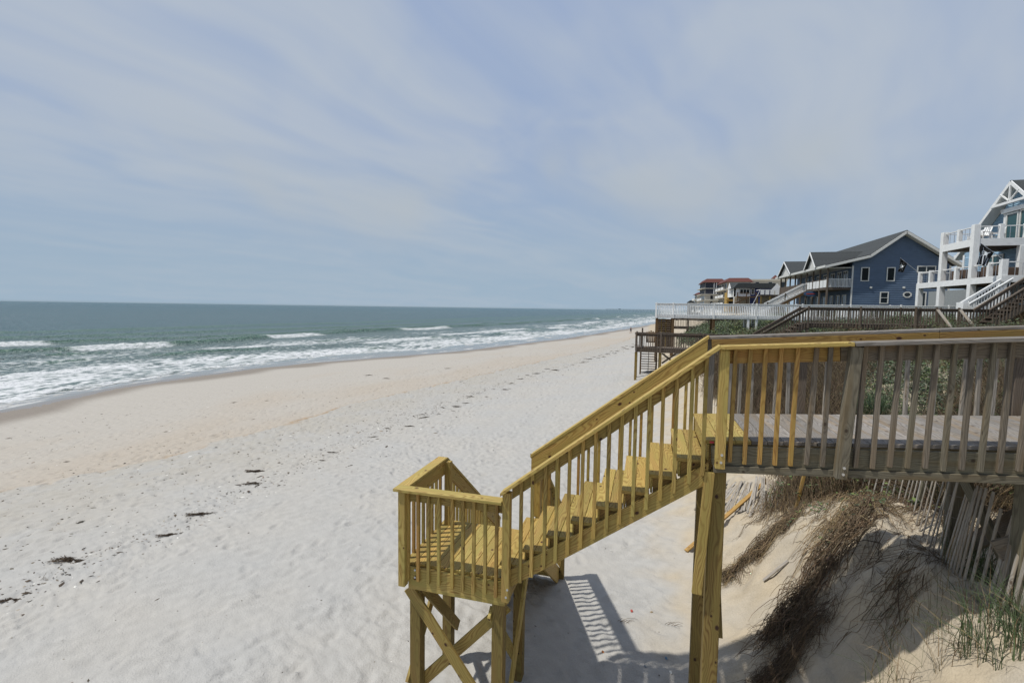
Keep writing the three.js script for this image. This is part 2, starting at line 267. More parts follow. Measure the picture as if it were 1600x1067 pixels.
{
  const xs = [...steps(-9, -6000, 0.06, 1.006, 600).slice(1).reverse(), ...steps(-9, 5.6, 0.05, 1, 0.05), ...steps(5.6, 6000, 0.06, 1.06, 700).slice(1)].filter(x => x > -60 || x < -59.9);
  const land = xs.filter(x => x > -62);
  const zs = [...steps(4, 3000, 0.3, 1.12, 500).slice(1).reverse(), ...steps(4, -9, 0.05, 1, 0.05), ...steps(-9, -9000, 0.052, 1.014, 500).slice(1)];
  const nx = land.length, nzv = zs.length, pos = new Float32Array(nx * nzv * 3), uv = new Float32Array(nx * nzv * 2), col = new Float32Array(nx * nzv * 3), idx = [];
  for (let j = 0; j < nzv; j++) for (let i = 0; i < nx; i++) {
    const x = land[i], z = zs[j], k = j * nx + i;
    pos.set([x, height(x, z), z], k * 3); uv.set([x / 1.7, z / 1.7], k * 2);
    const b = x - shoreX(z), tx = tanX(z) + 0.4 * nz3(x * 0.5, z * 0.5), patch = fbm(x * 0.22, z * 0.22, 3), fine = nz2(x * 1.7, z * 1.7);
    const inl = sstep(1.6, 3.4, x + 0.5 * nz(x, z) + 6 * sstep(-12, -40, z) * 0);
    let c = lerp3([0.404, 0.397, 0.380], [0.424, 0.406, 0.374], clamp(0.5 + patch));
    c = lerp3(c, [0.388, 0.362, 0.316], (1 - sstep(0.5, 9.5, x - tx)) * 0.9 * clamp(0.7 + fine * 0.3 + patch * 0.5)); // grubbier band above the tide line
    c = lerp3(c, lerp3([0.420, 0.372, 0.312], [0.424, 0.394, 0.350], clamp(0.15 + (tx - x) / 14 + 1.0 * fbm(x * 0.12 + 9, z * 0.05, 3))), 1 - sstep(-0.15, 0.25, x - tx));
    c = lerp3(c, [0.336, 0.232, 0.136], Math.exp(-Math.pow((x - tx) / 0.13, 2)) * 0.85 * clamp(0.65 + nz(1, z * 0.3)));
    c = lerp3(c, [0.225, 0.195, 0.164], (1 - sstep(2.4, 5.0, b + nz(2, z * 0.12) * 1.0)) * 0.95);
    c = lerp3(c, [0.452, 0.380, 0.275], inl * clamp(0.85 + 0.2 * fine));
    col.set(c, k * 3);
  }
  for (let j = 0; j < nzv - 1; j++) for (let i = 0; i < nx - 1; i++) { const a = j * nx + i, b = a + 1, c = a + nx, d = c + 1; idx.push(a, b, c, b, d, c); }
  const g = new THREE.BufferGeometry(); g.setAttribute('position', new THREE.BufferAttribute(pos, 3)); g.setAttribute('uv', new THREE.BufferAttribute(uv, 2)); g.setAttribute('color', new THREE.BufferAttribute(col, 3)); g.setIndex(idx);
  // zs runs from behind the camera outwards (descending z)
  g.computeVertexNormals();
  structure(g, new THREE.MeshStandardMaterial({ vertexColors: true, map: sandMap, bumpMap: sandBump, bumpScale: 0.014, roughness: 0.95 }), 'sand');
}
{ // sand still wet and glossy from the last wave
  const pos = [], col = [], idx = [], N = 26; let rows = 0;
  for (const z of steps(40, -1500, 0.6, 1.008, 12)) { const lim = 1.3 + 0.8 * nz(4.4, z * 0.06) + 0.4 * nz(9.4, z * 0.2); for (let i = 0; i <= N; i++) { const x = shoreX(z) - 6 + (lim + 6) * i / N; pos.push(x, baseHeight(x, z) + 0.012 - 0.016 * sstep(0.85, 1, i / N), z); } rows++; }
  for (let j = 0; j < rows - 1; j++) for (let i = 0; i < N; i++) { const a = j * (N + 1) + i, c = a + N + 1; idx.push(a, a + 1, c, a + 1, c + 1, c); }
  const g = new THREE.BufferGeometry(); g.setAttribute('position', new THREE.Float32BufferAttribute(pos, 3)); g.setIndex(idx); g.computeVertexNormals();
  structure(g, new THREE.MeshStandardMaterial({ color: new THREE.Color().setRGB(0.20, 0.172, 0.145), roughness: 0.25 }), 'wet_sand');
}

// ------------------------------------------------------------------ sea
// thin sheet of backwash between the foam and the sand, wider along the middle of the bay
const film = z => Math.max(0.8, 1.4 + 5.2 * sstep(-22, -58, z) - 2 * sstep(-90, -200, z) + 1.5 * nz(61, z * 0.05) + 0.6 * nz(64, z * 0.22));
const crests = [ // distance off the water's edge, height, width to sea, width to land, where it breaks along the beach
  { s: z => 40 + 11 * sstep(-40, -85, z) + 2.5 * nz(12, z * 0.025), a: z => 0.80 * sstep(0, -34, z) * (0.75 + 0.35 * nz(3, z * 0.05)), w0: 4.2, w1: 1.5, br: z => Math.max(sstep(-41, -43.5, z) * sstep(-55, -52, z), sstep(-73, -75.5, z) * sstep(-91, -87, z), sstep(-100, -110, z) * sstep(0.35, 0.6, nz2(7, z * 0.02))) },
  { s: z => 58 + 3 * nz(15, z * 0.02), a: z => 0.55 * (0.7 + 0.4 * nz(4, z * 0.03)), w0: 5, w1: 2.2, br: z => Math.max(sstep(-20, -26, z) * sstep(-49, -46, z), sstep(-100, -110, z) * sstep(0.5, 0.7, nz2(17, z * 0.02))) },
  { s: z => 12.5 + 2.0 * nz(18, z * 0.03), a: z => 0.30 * (0.6 + 0.6 * nz(5, z * 0.07)), w0: 2.2, w1: 0.9, br: z => sstep(-0.1, 0.5, nz2(27, z * 0.06)) },
  { s: z => 22 + 3 * nz(21, z * 0.02), a: z => 0.34 * (0.6 + 0.5 * nz(6, z * 0.045)), w0: 3, w1: 1.2, br: z => sstep(0.1, 0.5, nz2(37, z * 0.045) - 0.15 + 0.5 * sstep(-70, -100, z)) },
  { s: z => 31 + 3 * nz(24, z * 0.02), a: z => 0.36 * (0.5 + 0.5 * nz(9, z * 0.04)), w0: 3.2, w1: 1.3, br: z => sstep(0.1, 0.5, nz2(47, z * 0.03) - 0.2 + 0.65 * sstep(-85, -115, z)) },
  { s: z => film(z) + 1.2 + 0.6 * nz(28, z * 0.09), a: z => 0.08, w0: 1.2, w1: 0.4, br: () => 0.9 },
  { s: z => 78 + 4 * nz(31, z * 0.012), a: z => 0.42, w0: 6, w1: 4, br: () => 0 },
  { s: z => 105 + 5 * nz(33, z * 0.01), a: z => 0.40, w0: 8, w1: 6, br: () => 0 },
];
{
  const ss = [-0.5, -0.25, ...steps(0, 14000, 0.19, 1.0, 0.19).slice(0, 342), ...steps(65, 15000, 0.25, 1.05, 900)];
  const zs = [...steps(2, 6000, 0.5, 1.10, 700).slice(1).reverse(), ...steps(2, -65, 0.21, 1, 0.21), ...steps(-65, -15000, 0.24, 1.021, 900).slice(1)];
  const ns = ss.length, nzv = zs.length, pos = new Float32Array(ns * nzv * 3), uv = new Float32Array(ns * nzv * 2), col = new Float32Array(ns * nzv * 3), foam = new Float32Array(ns * nzv);
  for (let j = 0; j < nzv; j++) {
    const z = zs[j], sx = shoreX(z), run = film(z), C = crests.map(c => [c.s(z), c.a(z), c.br(z), c.w0, c.w1]);
    for (let i = 0; i < ns; i++) {
      const s = ss[i], x = sx - s, k = j * ns + i; let y = 0.015, f = 0, turb = 0, face = 0;
      for (const [c0, a, br, w0, w1] of C) {
        const jag = c0 + (0.35 * nz2(z * 0.55, c0) + 0.7 * nz3(z * 0.17, c0)) * br, d = s - jag; if (Math.abs(d) > 30) continue;
        const sh = d > 0 ? Math.exp(-Math.pow(d / w0, 2)) : Math.exp(-Math.pow(d / w1, 2));
        y += a * sh * (1 + 0.12 * nz(x * 0.8, z * 0.8)); if (d < 0.8 && a > 0.2) face = Math.max(face, sh * sstep(0.8, -0.2, d)); // thin water of the wave face shows green
        if (br > 0.02) { // white water tumbles down the front, lacy foam trails behind
          f = Math.max(f, br * (d < 0.5 && d > -w1 * 2.2 ? sstep(0.5, 0.0, d) * sstep(-w1 * 2.2, -w1 * 0.9, d + 0.5 * nz2(x * 0.9, z * 0.9)) * (0.85 + 0.5 * nz3(x * 1.2, z * 1.2)) : 0));
          turb = Math.max(turb, br * sstep(7, 0, d) * (d > 0 ? 0.35 : 0));
          if (d < 0.4 && d > -w1 * 1.6) y += br * 0.06 * nz2(x * 2.1, z * 2.1);
        }
      }
      const inshore = sstep(47, 30, s + 4 * nz(71, z * 0.03)), wash = sstep(19, 5, s - run * 0.6 + 2.5 * nz(74, z * 0.06));
      turb = Math.max(turb, inshore * 0.30 + wash * 0.45);
      // foam drawn into streaks along the shore
      const wz = nz2(x * 0.11, z * 0.07);
      const lace = 1 - Math.abs(nz(x * 0.55 + wz, z * 0.22 + wz)) * 1.5, cells = 1 - Math.abs(nz3(x * 1.3 + wz, z * 0.62)) * 1.6, big = 0.5 + 0.5 * nz2(x * 0.06 + 8, z * 0.03);
      const fine = 1 - Math.abs(nz(x * 3.1 + wz, z * 1.7)) * 1.7, n = lace * 0.46 + cells * 0.40 + big * 0.42 + fine * 0.16 - 0.05;
      f = Math.max(f, sstep(0.93 - turb * 0.72, 1.12 - turb * 0.62, n) * sstep(0.02, 0.12, turb));
      // edge of the run-up
      if (s < run) { f = Math.max(f * sstep(-2.5, 0, s - run) * 0.5, 0.6 * sstep(0.45, 0.7, nz3(x * 0.35, z * 0.12) + 0.25 * nz(x * 2, z)) * sstep(0, 0.8, s)); f = Math.max(f, 0.75 * Math.exp(-Math.pow((s - 0.35) / 0.16, 2)) * sstep(0.15, 0.5, nz2(z * 0.11, 9))); }
      y += 0.03 * nz(x * 0.35, z * 0.35) * sstep(1, 6, s) + 0.05 * nz2(x * 0.09, z * 0.12) * sstep(10, 40, s) + 0.035 * nz3(x * 0.9, z * 0.7) * sstep(4, 12, s);
      y += 0.11 * sstep(40, 120, s) * nz(x * 0.045 + 5, z * 0.03);
      const bed = baseHeight(Math.max(x, -60), z) - SEA;
      if (s < run + 1.5) y = mix(0.012, y, sstep(run * 0.5, run + 1.5, s)); if (s < 2.5) y = Math.max(y, bed + 0.016) - (s < -0.4 ? 0.06 : 0);
      pos.set([x, SEA + y, z], k * 3); uv.set([x / 7, z / 7], k * 2);
      // sediment-laden green inshore, deeper blue-green outside
      const deep = sstep(20, 110, s + 10 * nz(x * 0.01, z * 0.01));
      let c = lerp3([0.115, 0.160, 0.150], [0.046, 0.098, 0.108], deep);
      c = lerp3(c, [0.030, 0.086, 0.102], sstep(150, 700, s));
      c = lerp3(c, [0.22, 0.205, 0.18], sstep(run + 2, run * 0.3, s) * 0.9); c = lerp3(c, [0.065, 0.135, 0.092], face);
      c = lerp3(c, [0.57, 0.58, 0.585], clamp(f)); foam[k] = f; col.set(c, k * 3);
    }
  }
  const a0 = [], a1 = [], a2 = [], filmAt = zs.map(film);
  for (let j = 0; j < nzv - 1; j++) for (let i = 0; i < ns - 1; i++) { const a = j * ns + i, b = a + 1, c = a + ns, d = c + 1; (foam[a] + foam[b] + foam[c] + foam[d] > 1.2 ? a1 : ss[i] < filmAt[j] ? a2 : a0).push(a, c, b, b, c, d); }
  const g = new THREE.BufferGeometry(); g.setAttribute('position', new THREE.BufferAttribute(pos, 3)); g.setAttribute('uv', new THREE.BufferAttribute(uv, 2)); g.setAttribute('color', new THREE.BufferAttribute(col, 3));
  g.setIndex(a0.concat(a1, a2)); g.addGroup(0, a0.length, 0); g.addGroup(a0.length, a1.length, 1); g.addGroup(a0.length + a1.length, a2.length, 2); g.computeVertexNormals();
  const wb = dataTex(512, 512, (u, v) => { const b = 0.5 + 0.3 * pnoise(nz, u, v, 5, 4) + 0.17 * pnoise(nz2, u, v, 13, 11) + 0.09 * pnoise(nz3, u, v, 34, 30); return [b, b, b]; });
  structure(g, [new THREE.MeshPhysicalMaterial({ vertexColors: true, bumpMap: wb, bumpScale: 0.75, roughness: 0.25, ior: 1.33, specularIntensity: 0.8 }), new THREE.MeshStandardMaterial({ vertexColors: true, bumpMap: wb, bumpScale: 0.35, roughness: 0.95 }), new THREE.MeshPhysicalMaterial({ vertexColors: true, bumpMap: wb, bumpScale: 0.02, roughness: 0.12, ior: 1.33 })], 'sea');
}

// ------------------------------------------------------------------ the new staircase
const T = 0.27, RISE = 0.204, WD = 1.27; // tread, riser, clear width (z from 0 to -WD)
const deckY = x => 1.838 + 0.066 * (x - 2.43); // the old walk falls towards the sea
const CAPT = 0.038;
{
  const st = thing('beach_staircase', 'new yellow pine staircase with square landing leading down to the sand', 'staircase', V(-0.3, height(-0.3, -0.6), -0.6));
  const P = M.pine;
  // upper flight: treads of two boards, risers, sawn carriages and skirt boards
  for (let k = 1; k <= 8; k++) {
    for (let b = 0; b < 2; b++) board(st, 'tread_board', P, V(k * T - 0.012 + 0.07 + b * 0.1435, k * RISE - 0.019, 0.0 + rr(0, 0.006)), V(k * T - 0.012 + 0.07 + b * 0.1435, k * RISE - 0.019, -WD), 0.038, 0.139, { ch: 0.004 });
    board(st, 'riser', P, V(k * T + 0.02, k * RISE - 0.038 - 0.083, -0.01), V(k * T + 0.02, k * RISE - 0.038 - 0.083, -WD + 0.01), 0.160, 0.022);
  }
  board(st, 'riser', P, V(9 * T + 0.02, 9 * RISE - 0.12, -0.01), V(9 * T + 0.02, 9 * RISE - 0.12, -WD + 0.01), 0.16, 0.022);
  const saw = []; for (let k = 1; k <= 9; k++) { saw.push([k * T + 0.035, (k - 1) * RISE - (k === 1 ? 0.03 : 0.04)], [k * T + 0.035, k * RISE - 0.04]); } saw.push([9 * T + 0.06, 9 * RISE - 0.04], [9 * T + 0.06, 1.47], [0.62, 0.15], [0.42, -0.03], [0.32, -0.03]);
  for (const z of [-0.07, -WD / 2, -WD + 0.03]) cutBoard(st, 'carriage', M.orange, saw, z, z + 0.036, 'xy', 0.745);
  const sl = 0.735, sk = [[0.395, -0.05], [2.455, 1.405], [2.455, 1.615], [0.395, 0.150]];
  cutBoard(st, 'skirt_board', P[1], sk, 0.004, 0.040, 'xy', sl);
  cutBoard(st, 'skirt_board', P[0], sk, -WD - 0.040, -WD - 0.004, 'xy', sl);
  // sloping rails: a wide board with a cap on its edge, balusters outside
  const cap = (x0, y0, x1, y1, z0, z1, m) => cutBoard(st, 'handrail_cap', m, [[x0, y0 - CAPT], [x1, y1 - CAPT], [x1, y1], [x0, y0]], z0, z1, 'xy', (y1 - y0) / (x1 - x0));
  cap(0.300, 1.088, 2.50, 2.815, 0.018, 0.165, P[0]);
  cutBoard(st, 'rail_board', P[4], [[0.405, 0.985], [2.415, 2.56], [2.415, 2.70], [0.405, 1.125]], 0.004, 0.040, 'xy', 0.785);
  cap(0.300, 1.095, 2.565, 2.835, -WD - 0.165, -WD + 0.0, P[0]);
  cutBoard(st, 'rail_board', P[2], [[0.315, 0.835], [2.55, 2.545], [2.55, 2.783], [0.315, 1.066]], -WD - 0.040, -WD - 0.004, 'xy', 0.785);
  for (let i = 0; i < 15; i++) {
    const x = 0.518 + i * 0.1346 + rr(-0.006, 0.006), yt = 1.05 + 0.785 * (x - 0.3), yb = 0.035 + (x - 0.518) * 0.773 + rr(-0.01, 0.01);
    board(st, 'baluster', P, V(x, yb, 0.060), V(x + rr(-0.004, 0.004), yt - 0.005, 0.060), 0.037, 0.037, { up: V(0, 0, 1) });
    board(st, 'baluster', i % 3 ? P : M.orange, V(x + 0.05, yb + 0.05, -WD - 0.060), V(x + 0.05, yt + 0.02, -WD - 0.060), 0.037, 0.037, { up: V(0, 0, 1) });
  }
  // posts
  const post = (x, y0, y1, z, m = P) => board(st, 'post', m, V(x, y0, z), V(x, y1, z), 0.089, 0.089, { up: V(0, 0, 1), ch: 0.005 });
  const pU = post(2.55, 1.592, 2.765, 0.0855, P[0]); bolt(pU, 2.56, 1.735, 0.134); bolt(pU, 2.555, 1.66, 0.134);
  const pR = post(0.3615, -0.19, 1.085, 0.0855, P[1]); bolt(pR, 0.39, -0.03, 0.134); bolt(pR, 0.375, -0.12, 0.134);
  const pL = post(-0.9405, -0.23, 0.945, 0.0855, P[3]); bolt(pL, -0.80, -0.04, 0.052); bolt(pL, -0.80, -0.13, 0.052);
  post(-0.862, -0.02, 0.945, -1.10, P[1]);
  post(0.395, 0.2, 1.10, -WD - 0.0875, P[2]);
  post(2.60, 1.6, 2.80, -WD - 0.0875, M.grey[1]);
  // landing
  const LY = 0.02, LX0 = -0.975, LX1 = 0.28;
  for (let i = 0; i < 9; i++) { const x = LX0 + 0.07 + i * 0.1435; if (x > LX1) break; board(st, 'landing_board', P, V(x, LY - 0.019, 0.0), V(x, LY - 0.019, -1.24 + rr(-0.004, 0.004)), 0.038, 0.139, { ch: 0.004 }); }
  board(st, 'rim_joist', P[3], V(-0.895, -0.155, 0.022), V(0.335, -0.155, 0.022), 0.274, 0.037);
  board(st, 'rim_joist', P[4], V(0.335, -0.155, -0.0), V(0.335, -0.155, -1.24), 0.274, 0.037);
  board(st, 'rim_joist', P[1], V(-0.955, -0.14, 0.0), V(-0.955, -0.14, -1.24), 0.235, 0.037);
  board(st, 'rim_joist', P[2], V(-0.93, -0.14, -1.222), V(0.31, -0.14, -1.222), 0.235, 0.037);
  for (let i = 0; i < 3; i++) board(st, 'floor_joist', M.orange, V(-0.93, -0.11, -0.3 - i * 0.31), V(0.31, -0.11, -0.3 - i * 0.31), 0.18, 0.037);
  // landing rails
  board(st, 'handrail_cap', P[3], V(-1.036, 0.968, 0.0915), V(0.316, 0.968, 0.0915), 0.038, 0.147, { ch: 0.005 });
  board(st, 'rail_board', P[4], V(-0.895, 0.875, 0.022), V(0.316, 0.875, 0.022), 0.139, 0.037);
  for (const x of [-0.888, -0.752, -0.617, -0.482, -0.31, -0.178, -0.042, 0.1, 0.232]) board(st, 'baluster', R() < 0.3 ? M.orange : P, V(x, -0.175 + rr(-0.012, 0.012), 0.060), V(x + rr(-0.005, 0.005), 0.945, 0.060), 0.037, 0.037, { up: V(0, 0, 1) });
  board(st, 'handrail_cap', P[0], V(-0.963, 0.969, 0.015), V(-0.963, 0.969, -1.142), 0.038, 0.147, { ch: 0.005 });
  board(st, 'rail_board', P[1], V(-0.918, 0.85, 0.0), V(-0.918, 0.85, -1.05), 0.185, 0.037);
  for (let i = 0; i < 8; i++) board(st, 'baluster', i % 3 === 1 ? M.orange : P, V(-0.958, -0.16, -0.09 - i * 0.1346), V(-0.958, 0.945, -0.09 - i * 0.1346), 0.037, 0.037, { up: V(0, 0, 1) });
  // lower flight, going away along the beach
  const z0 = 1.24; // written as -z
  for (let k = 1; k <= 9; k++) {
    for (let b = 0; b < 2; b++) { const w = z0 + (k - 1) * T + 0.058 + b * 0.1435; board(st, 'tread_board', P, V(LX0 + 0.04, LY - k * RISE - 0.019, -w), V(0.29, LY - k * RISE - 0.019, -w), 0.038, 0.139, { ch: 0.004 }); }
    board(st, 'riser', P, V(LX0 + 0.05, LY - k * RISE - 0.12, -(z0 + k * T - 0.0)), V(0.28, LY - k * RISE - 0.12, -(z0 + k * T - 0.0)), 0.16, 0.022);
  }
  const s2 = -RISE / T, low = [[z0, LY - 0.33], [z0 + 9.4 * T, LY - 9.4 * RISE - 0.33], [z0 + 9.4 * T, LY - 9.4 * RISE + 0.02], [z0, LY + 0.02]];
  cutBoard(st, 'skirt_board', P[2], low, 0.293, 0.330, 'zy', s2);
  cutBoard(st, 'skirt_board', P[1], low, LX0 - 0.002, LX0 + 0.034, 'zy', s2);
  for (const [x0, x1, b0, b1] of [[-1.036, -0.89, -0.936, -0.90], [0.27, 0.417, 0.293, 0.330]]) {
    const w0 = x0 < 0 ? 1.145 : 1.40, w1 = z0 + 9.6 * T, yt = w => (x0 < 0 ? 0.985 : 1.08) + s2 * (w - w0);
    cutBoard(st, 'handrail_cap', P[3], [[w0, yt(w0) - 0.045], [w1, yt(w1) - 0.045], [w1, yt(w1)], [w0, yt(w0)]], x0, x1, 'zy', s2);
    cutBoard(st, 'rail_board', P[1], [[w0, yt(w0) - 0.26], [w1, yt(w1) - 0.26], [w1, yt(w1) - 0.046], [w0, yt(w0) - 0.046]], b0, b1, 'zy', s2);
    for (let i = 0; i < 18; i++) { const w = w0 + 0.12 + i * 0.1346, x = x0 < 0 ? -0.957 : 0.351; if (w > w1) break; board(st, 'baluster', P, V(x, yt(w) - 1.15, -w), V(x, yt(w) - 0.05, -w), 0.037, 0.037, { up: V(0, 0, 1) }); }
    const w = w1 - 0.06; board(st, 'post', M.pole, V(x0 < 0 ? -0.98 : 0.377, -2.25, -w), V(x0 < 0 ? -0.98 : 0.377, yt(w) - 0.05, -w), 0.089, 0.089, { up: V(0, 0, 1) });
  }
  // legs of the landing and their cross braces
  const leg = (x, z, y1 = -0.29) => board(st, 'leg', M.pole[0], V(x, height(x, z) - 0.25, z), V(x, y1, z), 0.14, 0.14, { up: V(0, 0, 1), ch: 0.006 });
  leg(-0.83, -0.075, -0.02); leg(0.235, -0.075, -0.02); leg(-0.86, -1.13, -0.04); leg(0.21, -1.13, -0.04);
  const br = (A, B, up) => board(st, 'brace', P, A, B, 0.139, 0.037, { up });
  br(V(-0.90, -0.30, 0.016), V(0.30, -1.86, 0.016), V(1, 1, 0)); br(V(0.30, -0.42, -0.166), V(-0.90, -1.72, -0.166), V(1, 1, 0));
  br(V(0.326, -0.36, -1.17), V(0.326, -1.95, 0.0), V(0, 1, 1)); br(V(0.146, -0.42, 0.0), V(0.146, -1.80, -1.15), V(0, 1, -1));
  br(V(-0.760 + 0.02, -0.28, -0.05), V(-0.760 + 0.02, -1.55, -1.2), V(0, 1, -1)); br(V(-0.92, -1.55, 0.0), V(-0.92, -0.35, -1.2), V(0, 1, 1));
  // small red and white tag stapled under the top tread
  const tg = block(st, 'grade_tag', paint(0.62, 0.05, 0.08), [2.46, 1.812, 0.003], [2.50, 1.832, 0.006], 0); tg.userData.label = 'small red and white tag on the end of the top tread';
}

// ------------------------------------------------------------------ the old walk
{
  const bw = thing('boardwalk', 'weathered grey boardwalk joining the top of the new yellow stairs', 'boardwalk', V(5.2, height(5.2, -0.6), -0.6));
  const X1 = 14.5, dir = V(1, 0.066, 0).normalize();
  for (let i = 0, x = 2.43; x < X1; i++, x += 0.1435) { const y = deckY(x + 0.06) - 0.019, w = i < 3 ? M.pine : M.grey; board(bw, 'deck_board', w, V(x + 0.058, y + rr(-0.0015, 0.0015), 0.0 + rr(-0.004, 0.006)), V(x + 0.058 + rr(-0.002, 0.002), y, -1.31 + rr(-0.006, 0.006)), 0.038, 0.139, { ch: 0.004, up: V(-0.066, 1, 0) }); }
  const line = (name, m, x0, x1, dy, h, d, z, o) => board(bw, name, m, V(x0, deckY(x0) + dy, z), V(x1, deckY(x1) + dy, z), h, d, o);
  for (const [z, s] of [[0.022, 1], [-1.332, -1]]) {
    line('rim_joist', M.oldRim[0], 2.48, 6.2, -0.145, 0.19, 0.037, z); line('rim_joist', M.oldRim[1], 6.205, X1, -0.145, 0.19, 0.037, z);
    line('girder', M.oldRim[1], 2.50, 6.1, -0.276, 0.07, 0.06, z + s * 0.013); line('girder', M.oldRim[0], 6.105, X1, -0.276, 0.07, 0.06, z + s * 0.013);
  }
  for (let i = 0; i < 2; i++) line('floor_joist', M.oldRim[0], 2.5, X1, -0.14, 0.19, 0.037, -0.45 - i * 0.43);
  // seaward rail: cap, rail board and first balusters renewed in yellow pine
  const CAP = 0.946, capNear = 0.0915;
  line('handrail_cap', M.pine[0], 2.495, 3.62, CAP, 0.038, 0.147, capNear, { ch: 0.005, up: V(-0.066, 1, 0) });
  line('handrail_cap', M.grey[1], 3.625, 8.4, CAP, 0.038, 0.147, capNear, { ch: 0.006, up: V(-0.066, 1, 0) }); line('handrail_cap', M.grey[3], 8.405, X1, CAP, 0.038, 0.147, capNear, { ch: 0.006 });
  line('rail_board', M.orange[0], 2.60, 3.55, CAP - 0.095, 0.139, 0.037, 0.022); line('rail_board', M.oldRail[0], 3.555, 8.4, CAP - 0.095, 0.139, 0.037, 0.022); line('rail_board', M.oldRail[1], 8.405, X1, CAP - 0.095, 0.139, 0.037, 0.022);
  for (let i = 0, x = 2.642; x < X1; i++, x += 0.1346) {
    const post = [3.60, 5.55, 7.5, 9.5, 11.5, 13.5].some(p => Math.abs(p - x) < 0.085); if (post) continue;
    const lean = i < 5 ? rr(0, 0.012) : rr(0.01, 0.035);
    board(bw, 'baluster', i < 5 ? M.orange : M.oldRail, V(x, deckY(x) - 0.205 + rr(-0.012, 0.012), 0.061), V(x + lean, deckY(x) + CAP - 0.022, 0.061), 0.037, 0.037, { up: V(0, 0, 1) });
  }
  for (const x of [3.60, 5.55, 7.5, 9.5, 11.5, 13.5]) {
    const p = board(bw, 'post', M.oldRail, V(x - 0.01, deckY(x) - 0.31, 0.0865), V(x + 0.055, deckY(x) + CAP - 0.022, 0.0865), 0.089, 0.096, { up: V(0, 0, 1), ch: 0.005 });
    bolt(p, x + 0.005, deckY(x) - 0.20, 0.135); bolt(p, x, deckY(x) - 0.26, 0.135);
  }
  // landward rail
  const capFar = -1.355;
  line('handrail_cap', M.grey[0], 2.57, 4.95, CAP + 0.012, 0.038, 0.147, capFar, { ch: 0.006 }); line('handrail_cap', M.grey[1], 4.955, X1, CAP + 0.012, 0.038, 0.147, capFar, { ch: 0.006 });
  line('rail_board', M.aged[0], 2.60, 4.95, CAP - 0.075, 0.132, 0.037, -1.290); line('rail_board', M.aged[1], 4.955, X1, CAP - 0.075, 0.132, 0.037, -1.290);
  for (let x = 2.83; x < X1; x += 0.1346 * (R() < 0.12 ? 2 : 1)) { if ([3.645, 5.745, 7.8, 9.8, 11.8].some(p => Math.abs(p - x) < 0.085)) continue; board(bw, 'baluster', M.slat, V(x + rr(-0.01, 0.01), deckY(x) - 0.20, -1.372), V(x + rr(-0.02, 0.02), deckY(x) + CAP - 0.02, -1.372), 0.037, 0.037, { up: V(0, 0, 1) }); }
  for (const x of [3.645, 5.745, 7.8, 9.8, 11.8]) board(bw, 'post', M.brown[2], V(x, deckY(x) - 0.30, -1.397), V(x, deckY(x) + CAP - 0.02, -1.397), 0.089, 0.089, { up: V(0, 0, 1) });
  // pilings in pairs with cross braces
  const pile = (x, z, s, m) => board(bw, 'piling', m, V(x, height(x, z) - 0.35, z), V(x, deckY(x) - 0.315, z), s, s, { up: V(0, 0, 1), ch: 0.008 });
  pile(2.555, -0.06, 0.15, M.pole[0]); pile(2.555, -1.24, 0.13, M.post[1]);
  board(bw, 'brace', M.pine[1], V(2.468, 1.53, 0.045), V(2.392, 0.24, 0.045), 0.037, 0.095, { up: V(0, 0, 1) });
  board(bw, 'brace', M.post[1], V(2.650, 1.4, -1.15), V(2.650, -0.25, -0.05), 0.12, 0.037, { up: V(0, 1, -1) });
  for (const x of [5.235, 8.3, 11.3, 14.2]) {
    pile(x - 0.1, -0.10, 0.16, M.oldRim[0]); pile(x + 0.07, -1.43, 0.15, M.oldRim[1]);
    board(bw, 'brace', M.oldRail[0], V(x + 0.11, deckY(x) - 0.36, -0.02), V(x + 0.11, deckY(x) - 1.5, -1.30), 0.185, 0.037, { up: V(0, 1, 1) });
    board(bw, 'brace', M.oldRim[0], V(x - 0.11, deckY(x) - 0.36, -1.32), V(x - 0.11, deckY(x) - 1.4, -0.05), 0.14, 0.037, { up: V(0, 1, -1) });
    board(bw, 'brace', M.oldRail[2], V(x - 0.25, deckY(x) - 1.05, -0.21), V(x + 1.0, deckY(x) - 0.34, -0.21), 0.185, 0.037, { up: V(-1, 1, 0) });
  }
}

